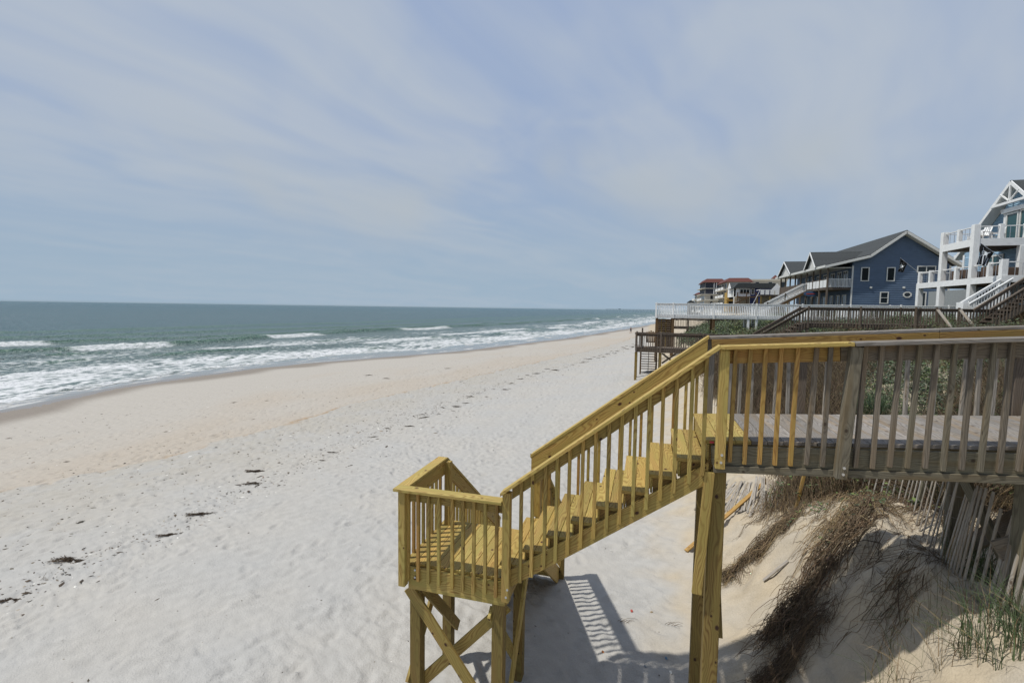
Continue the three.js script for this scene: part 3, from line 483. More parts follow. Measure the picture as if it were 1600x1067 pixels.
// ------------------------------------------------------------------ fences and planks on the dune
const wireMat = new THREE.MeshStandardMaterial({ color: new THREE.Color().setRGB(0.16, 0.13, 0.11), roughness: 0.7, metalness: 0.4 });
function tube(parent, name, mat, pts, r, seg = 24, rad = 5) { return put(parent, new THREE.Mesh(new THREE.TubeGeometry(new THREE.CatmullRomCurve3(pts), seg, r, rad), mat), name); }
{
  const path = new THREE.CatmullRomCurve3([[5.15, 1.6], [5.0, 0.4], [4.99, 0.0], [4.97, -0.62], [5.02, -1.05], [5.28, -2.05], [5.56, -3.25], [5.58, -4.65], [5.25, -5.4]].map(p => V(p[0], 0, p[1])));
  const fe = thing('sand_fence', 'weathered wooden slat sand fence standing on the dune under the boardwalk', 'fence', V(5.7, height(5.7, -2.3), -2.3)), wires = [[], [], []];
  const n = 50, tops = flat([[0, 1.0], [0.35, 0.95], [0.6, 0.88], [0.8, 0.8], [1, 0.5]]);
  for (let i = 0; i < n; i++) {
    const t = i / (n - 1), p = path.getPoint(t), q = path.getTangent(t), y0 = height(p.x, p.z), h = tops(t) + rr(-0.03, 0.03), lean = 0.12 + rr(-0.02, 0.02), bow = rr(-0.012, 0.02);
    const b = V(p.x - lean * 0.1, y0 - 0.12, p.z), e = V(p.x + lean * 1.0 + rr(-0.014, 0.014), y0 + h, p.z + rr(-0.02, 0.02) + 0.02);
    board(fe, 'slat', M.slat, b, e, 0.009, rr(0.034, 0.042), { up: V(-q.z, 0, q.x), ch: 0.002 });
    for (const [k, f] of [[0, 0.35], [1, 0.62], [2, 0.86]]) wires[k].push(b.clone().lerp(e, f).add(V(0.008, bow, 0)));
  }
  for (const w of wires) tube(fe, 'wire', wireMat, w.filter((_, i) => i % 3 === 0), 0.0028, 90, 4);
  board(fe, 'post', M.slat[1], V(5.0, height(5.0, -0.2) - 0.2, -0.2), V(5.12, height(5.0, -0.2) + 1.05, -0.16), 0.07, 0.05, { up: V(0, 0, 1), ch: 0.006 });
  board(fe, 'post', M.oldRim[0], V(5.5, height(5.5, -2.7) - 0.2, -2.7), V(5.62, height(5.5, -2.7) + 0.85, -2.65), 0.08, 0.06, { up: V(0, 0, 1), ch: 0.006 });
}
{ // fence pushed flat, its slats fanned over the foot of the dune
  const cf = thing('collapsed_sand_fence', 'flattened grey slat fence lying fanned out on the sand behind the main piling', 'fence', V(4.0, height(4.0, -6.4), -6.4));
  for (let i = 0; i < 34; i++) {
    const t = i / 33, ax = mix(3.05, 4.55, t) + rr(-0.04, 0.04), az = mix(-6.9, -5.0, t) + rr(-0.05, 0.05), an = mix(0.75, 1.45, t) + rr(-0.06, 0.06), L = rr(1.15, 1.3);
    const bx = ax + Math.cos(an) * L * 0.75, bz = az - Math.sin(an) * L * 0.9;
    board(cf, 'slat', M.slat, V(ax, height(ax, az) + 0.03 + rr(0, 0.04), az), V(bx, height(bx, bz) + 0.16 + 0.22 * t + rr(0, 0.06), bz), 0.009, 0.038, { ch: 0.002 });
  }
  for (const f of [0.35, 0.7]) { const w = []; for (let i = 0; i <= 8; i++) { const t = i / 8, ax = mix(3.05, 4.55, t), az = mix(-6.9, -5.0, t), an = mix(0.75, 1.45, t), x = ax + Math.cos(an) * 0.9 * f, z = az - Math.sin(an) * 1.1 * f; w.push(V(x, height(x, z) + 0.1 + 0.12 * f, z)); } tube(cf, 'wire', wireMat, w, 0.0028, 40, 4); }
}
function loose(name, label, mat, A, B, h, d, lift = 0.03, group) {
  const o = board(scene, name, mat, V(A[0], height(A[0], A[1]) + lift, A[1]), V(B[0], height(B[0], B[1]) + (B[2] ?? lift), B[1]), h, d, { ch: 0.003 }); return tag(o, label, 'plank', group);
}
loose('loose_plank', 'long new yellow plank leaning up the dune across the fallen fence slats', M.orange[1], [2.74, -5.05], [4.55, -6.55, 0.30], 0.038, 0.089, 0.03);
loose('loose_plank', 'short pale broken lath lying below the fallen fence slats', M.slat[2], [4.0, -5.55], [4.35, -6.0, 0.12], 0.014, 0.05, 0.03);
loose('loose_plank', 'small grey driftwood board lying alone on the dune slope', M.slat[0], [3.72, -3.0], [4.06, -3.02], 0.02, 0.06, 0.015);
{ const x = 4.62, z = -4.6, y = height(x, z); tag(board(scene, 'wooden_stake', M.orange[2], V(x - 0.06, y - 0.12, z), V(x + 0.12, y + 0.78, z - 0.1), 0.045, 0.05, { up: V(0, 0, 1) }), 'orange wooden stake stuck upright in the dead vines', 'stake'); }

// ------------------------------------------------------------------ plants
function leafMat(c, back = 0.35) { return new THREE.MeshPhysicalMaterial({ color: new THREE.Color().setRGB(...c), roughness: 0.75, side: THREE.DoubleSide, transmission: back, thickness: 0, vertexColors: true }); }
const stemMat = new THREE.MeshStandardMaterial({ vertexColors: true, roughness: 0.95, side: THREE.DoubleSide });
const greenMat = leafMat([1, 1, 1]);
class Strands { // thin three-sided stems and flat blades gathered into one mesh
  constructor() { this.p = []; this.c = []; this.i = []; }
  stem(pts, r0, r1, col) {
    const n = pts.length, base = this.p.length / 3; let q = V(0.3, 0.1, 0.95);
    for (let k = 0; k < n; k++) {
      const d = pts[Math.min(k + 1, n - 1)].clone().sub(pts[Math.max(k - 1, 0)]).normalize(), a = d.clone().cross(q).normalize(), b = d.clone().cross(a), r = mix(r0, r1, k / (n - 1));
      for (let j = 0; j < 3; j++) { const t = j * TAU / 3; this.p.push(pts[k].x + r * (a.x * Math.cos(t) + b.x * Math.sin(t)), pts[k].y + r * (a.y * Math.cos(t) + b.y * Math.sin(t)), pts[k].z + r * (a.z * Math.cos(t) + b.z * Math.sin(t))); this.c.push(...col); }
    }
    for (let k = 0; k < n - 1; k++) for (let j = 0; j < 3; j++) { const a = base + k * 3 + j, b = base + k * 3 + (j + 1) % 3; this.i.push(a, b, a + 3, b, b + 3, a + 3); }
  }
  blade(pts, w, col) { const n = pts.length, base = this.p.length / 3, d = pts[n - 1].clone().sub(pts[0]), s = V(-d.z, 0.2 * R(), d.x).normalize(); for (let k = 0; k < n; k++) { const ww = w * (k === n - 1 ? 0.05 : 1 - 0.55 * k / n); for (const e of [-1, 1]) { this.p.push(pts[k].x + s.x * ww * e, pts[k].y + s.y * ww * e, pts[k].z + s.z * ww * e); this.c.push(...col); } } for (let k = 0; k < n - 1; k++) { const a = base + k * 2; this.i.push(a, a + 1, a + 2, a + 1, a + 3, a + 2); } }
  leaf(o, dir, up, l, w, col) { const s = dir.clone().cross(up).normalize(), b = this.p.length / 3, m = o.clone().addScaledVector(dir, l * 0.5).addScaledVector(up, -l * 0.06), e = o.clone().addScaledVector(dir, l).addScaledVector(up, -l * 0.18); for (const v of [o, m.clone().addScaledVector(s, w), m.clone().addScaledVector(up, -w * 0.3), m.clone().addScaledVector(s, -w), e]) { this.p.push(v.x, v.y, v.z); this.c.push(...col); } this.i.push(b, b + 1, b + 2, b, b + 2, b + 3, b + 1, b + 4, b + 2, b + 2, b + 4, b + 3); }
  mesh(parent, name, mat) { const g = new THREE.BufferGeometry(); g.setAttribute('position', new THREE.Float32BufferAttribute(this.p, 3)); g.setAttribute('color', new THREE.Float32BufferAttribute(this.c, 3)); g.setIndex(this.i); g.computeVertexNormals(); g.computeBoundingBox(); const c = g.boundingBox.getCenter(V(0, 0, 0)); g.translate(-c.x, -c.y, -c.z); const m = new THREE.Mesh(g, mat); m.position.copy(c); return put(parent, m, name); }
}
const vary = (c, a) => { const k = 1 + rr(-a, a); return [c[0] * k * rr(0.92, 1.08), c[1] * k, c[2] * k * rr(0.9, 1.1)]; };
const STRAW = [0.26, 0.19, 0.10], ROOT = [0.14, 0.098, 0.058], DARKROOT = [0.128, 0.088, 0.054], DEAD = [0.18, 0.132, 0.082], LEAF = [0.060, 0.105, 0.028], LIME = [0.12, 0.17, 0.035], GRASS = [0.075, 0.11, 0.035];
const rdir = () => { const a = R() * TAU, y = rr(-1, 1), s = Math.sqrt(1 - y * y); return V(Math.cos(a) * s, y, Math.sin(a) * s); };
// mats of bared roots draped down the slope along a line
function rootMat(label, line, n, len, spread, thick, cols, hug = 0.10) {
  const cv = new THREE.CatmullRomCurve3(line.map(p => V(p[0], height(p[0], p[1]), p[1]))), c0 = cv.getPoint(0.5), o = thing('root_mat', label, 'roots', V(c0.x, height(c0.x, c0.z), c0.z), 'bared root mats hanging on the dune'), S = new Strands();
  for (let i = 0; i < n; i++) {
    const t = Math.pow(R(), 0.9), L = rr(0.35, 1) * len, m = 8, pq = cv.getPoint(t); if (nz2(pq.x * 2.6 + i * 0.004, pq.z * 2.6) < -0.25 && R() < 0.75) continue; const pts = [], off = V(rr(-1, 1), 0, rr(-1, 1)).multiplyScalar(spread * (0.35 + 0.65 * Math.sin(Math.min(1, t + 0.12) * Math.PI))), lift = Math.abs(rr(0, 1)) * hug; let w = V(0, 0, 0);
    for (let k = 0; k < m; k++) { const q = cv.getPoint(clamp(t + L * k / (m - 1))); w.add(V(rr(-1, 1), 0, rr(-1, 1)).multiplyScalar(Math.max(0.04, spread * 0.30))); const x = q.x + off.x + w.x, z = q.z + off.z + w.z; pts.push(V(x, height(x, z) + 0.01 + lift * (0.4 + 0.6 * Math.sin(k / (m - 1) * Math.PI)) + rr(-0.02, 0.035), z)); }
    S.stem(pts, thick * rr(0.4, 1.3) * (R() < 0.06 ? 2.2 : 1), thick * 0.3, vary(pick(cols), 0.5));
  }
  for (let i = 0; i < n * 0.9; i++) { // crossing and stray ends
    const q = cv.getPoint(R()), a = R() * TAU, L = rr(0.1, 0.36), pts = [], x0 = q.x + rr(-1, 1) * spread * 1.1, z0 = q.z + rr(-1, 1) * spread * 1.1, up = rr(0, hug * 0.9); let bx = 0, bz = 0;
    for (let k = 0; k < 6; k++) { bx += rr(-0.025, 0.025); bz += rr(-0.025, 0.025); const x = x0 + Math.cos(a) * L * k / 5 + bx, z = z0 + Math.sin(a) * L * k / 5 + bz; pts.push(V(x, height(x, z) + 0.008 + up * Math.sin((k + 1) / 6.5 * Math.PI) + rr(-0.01, 0.02), z)); }
    S.stem(pts, thick * rr(0.4, 1.1), thick * 0.25, vary(pick(cols), 0.45));
  }
  S.mesh(o, 'roots', stemMat); return o;
}
rootMat('long rope-like tail of brown roots trailing down the pale sand beside the piling', [[4.62, -4.55], [4.3, -4.2], [3.95, -4.02], [3.6, -3.9], [3.3, -3.78]], 620, 0.36, 0.13, 0.0055, [ROOT, DEAD, STRAW, ROOT], 0.16);
rootMat('large dark matted curtain of roots hanging over the dune scarp', [[4.85, -2.55], [4.5, -2.3], [4.15, -2.1], [3.85, -1.98], [3.6, -1.84]], 430, 0.32, 0.27, 0.0062, [DARKROOT, DARKROOT, ROOT, DEAD], 0.30);
rootMat('small dark tuft of roots at the bottom of the shaded slope', [[4.1, -1.55], [3.85, -1.45], [3.55, -1.3], [3.32, -1.2]], 480, 0.5, 0.16, 0.004, [DARKROOT, ROOT], 0.16);
rootMat('thin web of brown roots across the shaded sand in front of the fence', [[5.2, -2.9], [4.95, -2.3], [4.6, -1.9], [4.75, -1.3], [4.5, -0.9]], 130, 0.5, 0.45, 0.0042, [ROOT, DARKROOT, DEAD], 0.05);
{ // single long roots that curl over the sand
  for (const [lab, ...ps] of [['bare curling root looping over shaded sand below the fence', [5.1, -1.9], [4.9, -1.5], [4.95, -1.1], [4.7, -0.8], [4.75, -0.5]], ['long bare root sticking out of the sunlit dune crest', [5.35, -3.3], [5.0, -3.05], [4.6, -2.95]], ['dark twig root reaching down the sand from the fallen slats', [4.35, -5.2], [3.9, -5.0], [3.5, -4.75]]]) {
    const S = new Strands(); for (let k = 0; k < 5; k++) { const pts = []; const cv = new THREE.CatmullRomCurve3(ps.map(p => V(p[0] + rr(-0.06, 0.06), 0, p[1] + rr(-0.06, 0.06)))); for (let i = 0; i <= 14; i++) { const q = cv.getPoint(i / 14 * (k ? rr(0.5, 1) : 1)); pts.push(V(q.x, height(q.x, q.z) + 0.012 + 0.03 * Math.max(0, nz(i * 0.5, k)), q.z)); } S.stem(pts, k ? 0.003 : 0.008, 0.002, vary(ROOT, 0.3)); }
    tag(S.mesh(scene, 'bare_root', stemMat), lab, 'root', 'single bare roots on the dune');
  }
}
// brambles of dead vine with a few green shoots
function tangle(label, cx, cz, rx, rz, h, n, leaves, cols = [DEAD, ROOT, STRAW, DEAD]) {
  const o = thing('dead_vine_tangle', label, 'vines', V(cx, height(cx, cz), cz), 'tangles of dead vine on the dune'), S = new Strands(), G = new Strands();
  for (let i = 0; i < n; i++) {
    const a = R() * TAU, q = Math.sqrt(R()); let x = cx + Math.cos(a) * q * rx, z = cz + Math.sin(a) * q * rz; const top = h * (1 - 0.7 * q * q) * rr(0.15, 1), pts = [], d = rdir(), m = 6, L = rr(0.25, 0.7);
    for (let k = 0; k < m; k++) { const f = k / (m - 1); x += d.x * L / m + rr(-0.02, 0.02); z += d.z * L / m + rr(-0.02, 0.02); pts.push(V(x, height(x, z) + top * Math.sin(Math.min(1, f * 1.1 + 0.12) * Math.PI) * rr(0.85, 1.1) + rr(-0.02, 0.02), z)); }
    S.stem(pts, rr(0.002, 0.0055), 0.0015, vary(pick(cols), 0.4));
  }
  for (let i = 0; i < leaves; i++) { const a = R() * TAU, q = Math.sqrt(R()), x = cx + Math.cos(a) * q * rx, z = cz + Math.sin(a) * q * rz, y = height(x, z) + h * (1 - 0.6 * q * q) * rr(0.2, 1.0); for (let k = 0; k < 5; k++) G.leaf(V(x + rr(-0.05, 0.05), y + rr(-0.04, 0.04), z + rr(-0.05, 0.05)), V(rr(-1, 1), rr(-0.2, 0.6), rr(-1, 1)).normalize(), V(rr(-0.4, 0.4), 1, rr(-0.4, 0.4)).normalize(), rr(0.05, 0.09), rr(0.014, 0.026), vary(R() < 0.4 ? LIME : LEAF, 0.35)); }
  S.mesh(o, 'stems', stemMat); if (leaves) G.mesh(o, 'leaves', greenMat); return o;
}
tangle('tall brown heap of dead vines beside the fallen slats', 4.75, -5.2, 0.5, 0.7, 0.95, 1100, 40);
tangle('dead vine heap with green shoots half burying the low fence slats', 5.75, -5.2, 0.75, 0.8, 0.65, 1300, 90);
tangle('thin straw-brown vines around the sunlit sand under the boardwalk', 5.05, -3.9, 0.75, 0.75, 0.22, 420, 30, [STRAW, DEAD, ROOT]);
tangle('brown vine litter along the foot of the standing fence slats', 5.75, -3.0, 0.35, 0.95, 0.24, 600, 16, [DEAD, ROOT, DARKROOT]);
tangle('low straw vines above the big dark root curtain', 4.75, -2.75, 0.45, 0.4, 0.22, 420, 12, [STRAW, DEAD, STRAW]);
// grass
function grass(label, cx, cz, rad, n, l0, l1, w, cols, lean = [0, 0]) {
  const o = thing('grass_clump', label, 'grass clump', V(cx, height(cx, cz), cz)), S = new Strands();
  for (let i = 0; i < n; i++) { const a = R() * TAU, q = Math.sqrt(R()) * rad, x = cx + Math.cos(a) * q, z = cz + Math.sin(a) * q, y = height(x, z) - 0.02, L = rr(l0, l1), b = R() * TAU, d = V(Math.cos(b) + lean[0], 0, Math.sin(b) + lean[1]).multiplyScalar(rr(0.15, 0.75)), pts = []; for (let k = 0; k < 5; k++) { const f = k / 4; pts.push(V(x + d.x * L * f * f, y + L * (f - 0.38 * f * f * d.length()), z + d.z * L * f * f)); } S.blade(pts, w * rr(0.7, 1.3), vary(pick(cols), 0.35)); }
  S.mesh(o, 'blades', greenMat); return o;
}
grass('green beach grass clump in the near corner by the last fence slats', 4.86, 0.14, 0.26, 230, 0.25, 0.6, 0.0042, [GRASS, GRASS, LEAF, STRAW], [-0.5, -0.1]);
grass('sparse straw-coloured grass at the foot of the green clump', 4.5, -0.25, 0.42, 200, 0.25, 0.6, 0.003, [STRAW, STRAW, GRASS], [-0.6, 0.2]);
grass('beach grass tuft growing through the sand fence', 5.25, -1.0, 0.25, 240, 0.3, 0.6, 0.004, [GRASS, LEAF, STRAW]);
grass('dark green grass tuft behind the boardwalk balusters', 7.6, -9.4, 0.35, 420, 0.6, 1.1, 0.006, [[0.03, 0.065, 0.022], LEAF]);
// shrubs on the dune behind the walk
function shrub(name, label, cx, cz, rx, rz, h, n, cols, leafL, group, dead = 0.15) {
  const o = thing(name, label, 'shrub', V(cx, height(cx, cz), cz), group), S = new Strands(), G = new Strands(), y0 = height(cx, cz), tips = [];
  const stems = Math.max(8, Math.floor(n / 55));
  for (let i = 0; i < stems; i++) {
    const a = R() * TAU, q = Math.sqrt(R()), ex = cx + Math.cos(a) * q * rx, ez = cz + Math.sin(a) * q * rz, top = h * (1 - 0.45 * q * q) * rr(0.6, 1.05), ey = height(ex, ez) + top, bx = mix(cx, ex, 0.6), bz = mix(cz, ez, 0.6), pts = [];
    for (let k = 0; k < 6; k++) { const f = k / 5; pts.push(V(mix(bx, ex, f) + rr(-0.04, 0.04), mix(height(bx, bz) - 0.03, ey, f), mix(bz, ez, f) + rr(-0.04, 0.04))); }
    S.stem(pts, 0.010, 0.003, vary(ROOT, 0.3)); tips.push(pts);
  }
  for (let i = 0; i < n; i++) { const pts = pick(tips), f = Math.pow(R(), 0.6) * 4.99, k = Math.floor(f), p = pts[k].clone().lerp(pts[k + 1], f - k).add(rdir().multiplyScalar(rr(0, 0.16 * Math.max(rx, 0.6)))); p.y = Math.max(p.y, height(p.x, p.z) + 0.03); G.leaf(p, V(rr(-1, 1), rr(-0.3, 0.7), rr(-1, 1)).normalize(), V(rr(-0.5, 0.5), 1, rr(-0.5, 0.5)).normalize(), leafL * rr(0.7, 1.3), leafL * rr(0.2, 0.34), vary(R() < dead ? DEAD : pick(cols), 0.4)); }
  S.mesh(o, 'stems', stemMat); G.mesh(o, 'foliage', greenMat); return o;
}
const GR = 'shrubs on the dune behind the boardwalk';
shrub('dune_shrub', 'green leafy shrub in shade behind the sand fence and pilings', 6.9, -3.2, 0.75, 1.0, 0.85, 2200, [LEAF, LIME], 0.09, GR, 0.1);
shrub('dune_shrub', 'green shrub close behind the far boardwalk piling', 7.2, -5.4, 0.9, 0.9, 0.8, 1900, [LEAF, [0.05, 0.12, 0.03]], 0.09, GR, 0.1);
shrub('dune_shrub', 'small bright green sprig poking up behind the top newel post', 3.55, -7.6, 0.28, 0.28, 0.45, 260, [[0.05, 0.16, 0.03]], 0.08, GR, 0);
shrub('dune_shrub', 'yellow-green shrub behind the boardwalk balusters at the right edge', 10.6, -8.6, 1.1, 1.0, 0.75, 2000, [LIME, [0.16, 0.19, 0.03]], 0.085, GR, 0.1);
shrub('dune_shrub', 'pale grey-green shrub on the dune seen between the old balusters', 9.6, -13.5, 1.2, 1.2, 0.6, 2000, [[0.15, 0.18, 0.10], [0.10, 0.14, 0.06]], 0.09, GR, 0.2);
shrub('dune_shrub', 'rounded dark green shrub showing above the brown neighbouring walkway rail', 17.3, -30.2, 1.9, 1.0, 1.15, 3000, [LEAF, [0.08, 0.12, 0.03]], 0.13, GR, 0.1);
shrub('dune_shrub', 'green shrub under the middle of the white boardwalk', 8.0, -34.6, 1.8, 1.2, 0.85, 2400, [LEAF, LIME], 0.14, GR, 0.2);
shrub('dune_shrub', 'brownish shrub at the seaward end of the vegetated dune under the white boardwalk', 5.7, -34.2, 0.9, 0.9, 1.15, 1500, [DEAD, [0.10, 0.10, 0.05]], 0.12, GR, 0.4);
{ // spiky plant beside the brown shrub
  const o = thing('yucca', 'spiky green plant on the dune below the white boardwalk', 'plant', V(6.5, height(6.5, -33.8), -33.8)), S = new Strands();
  for (let i = 0; i < 60; i++) { const a = R() * TAU, e = rr(0.25, 1.3), L = rr(0.6, 1.0), d = V(Math.cos(a) * Math.cos(e), Math.sin(e), Math.sin(a) * Math.cos(e)), b = V(6.5, height(6.5, -33.8) + 0.35, -33.8), pts = [0, 0.35, 0.7, 1].map(f => b.clone().addScaledVector(d, L * f).add(V(0, -0.18 * L * f * f, 0))); S.blade(pts, 0.03, vary([0.10, 0.14, 0.045], 0.3)); }
  for (let i = 0; i < 4; i++) S.stem([V(6.5, height(6.5, -33.8) - 0.1, -33.8), V(6.5 + rr(-0.05, 0.05), height(6.5, -33.8) + 0.4, -33.8)], 0.05, 0.04, ROOT);
  S.mesh(o, 'blades', greenMat);
}
{ // low cover over the whole dune: leafy sprigs, dead stalks and grass nobody could count
  const mk = (fn) => { const S = new Strands(); fn(S); const g = new THREE.BufferGeometry(); g.setAttribute('position', new THREE.Float32BufferAttribute(S.p, 3)); g.setAttribute('color', new THREE.Float32BufferAttribute(S.c, 3)); g.setIndex(S.i); g.computeVertexNormals(); return g; };
  const sprig = mk(S => { for (let k = 0; k < 9; k++) { const b = V(rr(-0.16, 0.16), 0, rr(-0.16, 0.16)), h = rr(0.12, 0.42); S.stem([b, V(b.x * 1.3, h * 0.5, b.z * 1.3), V(b.x * 1.7, h, b.z * 1.7)], 0.004, 0.002, [0.5, 0.42, 0.3]); for (let m = 0; m < 7; m++) S.leaf(V(b.x * 1.5 + rr(-0.04, 0.04), h * rr(0.4, 1.05), b.z * 1.5 + rr(-0.04, 0.04)), V(rr(-1, 1), rr(-0.2, 0.6), rr(-1, 1)).normalize(), V(rr(-0.5, 0.5), 1, rr(-0.5, 0.5)).normalize(), rr(0.06, 0.11), rr(0.014, 0.028), vary([1, 1, 1], 0.3)); } });
  const stalk = mk(S => { for (let k = 0; k < 16; k++) { const b = V(rr(-0.2, 0.2), 0, rr(-0.2, 0.2)), h = rr(0.25, 0.85), d = V(rr(-0.4, 0.4), 0, rr(-0.4, 0.4)), c = vary([1, 1, 1], 0.35); S.stem([b, V(b.x + d.x * 0.3, h * 0.55, b.z + d.z * 0.3), V(b.x + d.x, h, b.z + d.z)], 0.005, 0.0018, c); for (let m = 0; m < 2; m++) { const f = rr(0.3, 0.8); S.stem([V(b.x + d.x * f * f, h * f, b.z + d.z * f * f), V(b.x + d.x * f + rr(-0.15, 0.15), h * (f + 0.15), b.z + d.z * f + rr(-0.15, 0.15))], 0.0028, 0.001, c); } } });
  const tuft = mk(S => { for (let k = 0; k < 22; k++) { const a = R() * TAU, L = rr(0.3, 0.8), d = V(Math.cos(a), 0, Math.sin(a)).multiplyScalar(rr(0.1, 0.6)); S.blade([0, 0.35, 0.7, 1].map(f => V(Math.cos(a) * 0.06 + d.x * L * f * f, L * (f - 0.3 * f * f), Math.sin(a) * 0.06 + d.z * L * f * f)), 0.006, vary([1, 1, 1], 0.3)); } });
  const cover = (name, label, geo, mat, n, cols, size, where) => {
    const im = new THREE.InstancedMesh(geo, mat, n), mt = new THREE.Matrix4(), q = new THREE.Quaternion(), c = new THREE.Color(); let k = 0, guard = 0;
    while (k < n && guard++ < n * 40) { const z = -2.2 - Math.pow(R(), 1.5) * 95, x = rr(3.6, 5.8) + Math.pow(R(), 1.3) * 26; if (!where(x, z)) continue; q.setFromAxisAngle(UPV, R() * TAU); const s = size * rr(0.6, 1.35) * (1 + sstep(-10, -50, z) * 0.8); mt.compose(V(x, height(x, z) - 0.03, z), q, V(s, s * rr(0.7, 1.2), s)); im.setMatrixAt(k, mt); c.setRGB(...vary(pick(cols), 0.35).map(t => t * 0.82)); im.setColorAt(k, c); k++; }
    im.count = k; im.name = numbered(name); im.castShadow = im.receiveShadow = true; scene.add(im); tag(im, label, 'ground cover', undefined, 'stuff');
  };
  const edge = (x, z) => x - (4.75 + 0.5 * nz(4, z * 0.2) - 0.35 * sstep(-3, -9, z) + 0.3 * sstep(-18, -30, z) + Math.max(0, -z - 45) * 0.13);
  const brown = (x, z) => 0.6 * nz2(x * 0.22 + 3, z * 0.16) - 0.5 + 1.1 * (1 - sstep(6.2, 8.4, x + 0.16 * (z + 9))) * (1 - sstep(-18, -28, z)) - 0.7 * sstep(-20, -30, z);
  const behind = (x, z) => z < -2.6 && !(z > -4.6 && x < 5.9);
  cover('dune_stalks', 'brown dead stalks covering the dune behind the boardwalk', stalk, stemMat, 5200, [DEAD, ROOT, DEAD, STRAW], 1.0, (x, z) => behind(x, z) && edge(x, z) > R() * 1.5 && brown(x, z) > rr(-0.45, 0.35));
  cover('dune_greenery', 'low green leafy plants covering the dune behind the boardwalk', sprig, greenMat, 9500, [LEAF, LEAF, LIME, [0.09, 0.12, 0.05]], 1.05, (x, z) => behind(x, z) && edge(x, z) > R() * 2.2 && brown(x, z) < rr(-0.25, 0.85));
  cover('dune_grass', 'scattered dune grass among the leafy plants', tuft, greenMat, 2200, [GRASS, STRAW, LEAF], 1.0, (x, z) => behind(x, z) && edge(x, z) > R() * 1.2);
}

// ------------------------------------------------------------------ the neighbours' walkways
const UPZ = V(0, 0, 1);
// a level walkway along x with posts, rails and balusters. far balusters are too fine to pick apart
function walkway(o, { x0, x1, zn, zf, y, m, pm, posts, rail = 0.95, ground = true, skip = [], plankMat, endRail = false, postDown, spacing = 0.14, bw = 0.036, farRail = true }) {
  const planks = []; for (let x = x0; x < x1; x += 0.145) boardRaw(planks, V(x + 0.07, y - 0.019, zn), V(x + 0.07, y - 0.019, zf), 0.038, 0.138); joined(o, 'deck_planks', plankMat ?? m[0], planks, true);
  for (const [z, s, individual] of [[zn, 1, true], [zf, -1, false]]) {
    board(o, 'rim_joist', m, V(x0, y - 0.16, z + s * 0.02), V(x1, y - 0.16, z + s * 0.02), 0.24, 0.038, { ch: 0 });
    if (!individual && !farRail) continue;
    board(o, 'top_rail', m, V(x0 - 0.02, y + rail - 0.02, z + s * 0.03), V(x1, y + rail - 0.02, z + s * 0.03), 0.04, 0.14, { ch: 0.004 });
    board(o, 'rail_board', m, V(x0, y + rail - 0.11, z + s * 0.02), V(x1, y + rail - 0.11, z + s * 0.02), 0.13, 0.036, { ch: 0 });
    const raw = [];
    for (let x = x0 + 0.1; x < x1; x += spacing) { if (posts.some(p => Math.abs(p - x) < 0.08) || skip.some(([a, b]) => x > a && x < b)) continue; const A = V(x, y - 0.2, z + s * 0.058), B = V(x + rr(-0.006, 0.006), y + rail - 0.05, z + s * 0.058); individual ? board(o, 'baluster', m, A, B, bw, bw, { up: UPZ, ch: 0 }) : boardRaw(raw, A, B, bw, bw, UPZ); }
    if (raw.length) joined(o, 'baluster_row', m[0], raw, true);
    for (const x of posts) { const gz = z - s * 0.06; board(o, 'post', m, V(x, y - 0.3, z + s * 0.085), V(x, y + rail + 0.06, z + s * 0.085), 0.09, 0.09, { up: UPZ, ch: 0.004 }); if (ground) board(o, 'piling', pm, V(x, (postDown ?? height(x, gz)) - 0.3, gz), V(x, y - 0.29, gz), 0.15, 0.15, { up: UPZ, ch: 0.004 }); }
  }
  if (endRail) { board(o, 'top_rail', m, V(x0, y + rail - 0.02, zn + 0.02), V(x0, y + rail - 0.02, zf - 0.02), 0.04, 0.13, { ch: 0.004 }); for (let z = zn - 0.12; z > zf; z -= 0.14) board(o, 'baluster', m, V(x0, y - 0.2, z), V(x0, y + rail - 0.05, z), bw, bw, { up: UPZ, ch: 0 }); }
}
// a straight flight along x at slope, with rails
function flight(o, { xa, ya, xb, yb, zn, zf, m, rail = 0.95, n, closed = false }) {
  const sl = (yb - ya) / (xb - xa), N = n ?? Math.round(Math.abs(yb - ya) / 0.2);
  for (let k = 0; k < N; k++) { const f = (k + 0.5) / N, x = mix(xa, xb, f), y = mix(ya, yb, (k + 0.5) / N); board(o, 'tread', m, V(x, y, zn - 0.03), V(x, y, zf + 0.03), 0.04, 0.27, { ch: 0 }); }
  for (const [z, s] of [[zn, 1], [zf, -1]]) {
    const q = [[xa, ya - 0.28], [xb, yb - 0.28], [xb, yb + 0.06], [xa, ya + 0.06]]; cutBoard(o, 'stringer', m, q, z - 0.019, z + 0.019, 'xy', sl);
    const t = [[xa, ya + rail - 0.06], [xb, yb + rail - 0.06], [xb, yb + rail], [xa, ya + rail]]; cutBoard(o, 'top_rail', m, t, z + s * 0.03 - 0.07, z + s * 0.03 + 0.07, 'xy', sl);
    const u = [[xa, ya + rail - 0.2], [xb, yb + rail - 0.2], [xb, yb + rail - 0.061], [xa, ya + rail - 0.061]]; cutBoard(o, 'rail_board', m, u, z - 0.018, z + 0.018, 'xy', sl);
    const L = Math.abs(xb - xa), c = Math.floor(L / 0.14); for (let i = 1; i < c; i++) { const x = mix(xa, xb, i / c), y = mix(ya, yb, i / c); board(o, 'baluster', m, V(x, y - 0.2, z + s * 0.038), V(x, y + rail - 0.07, z + s * 0.038), 0.036, 0.036, { up: UPZ, ch: 0 }); }
  }
}
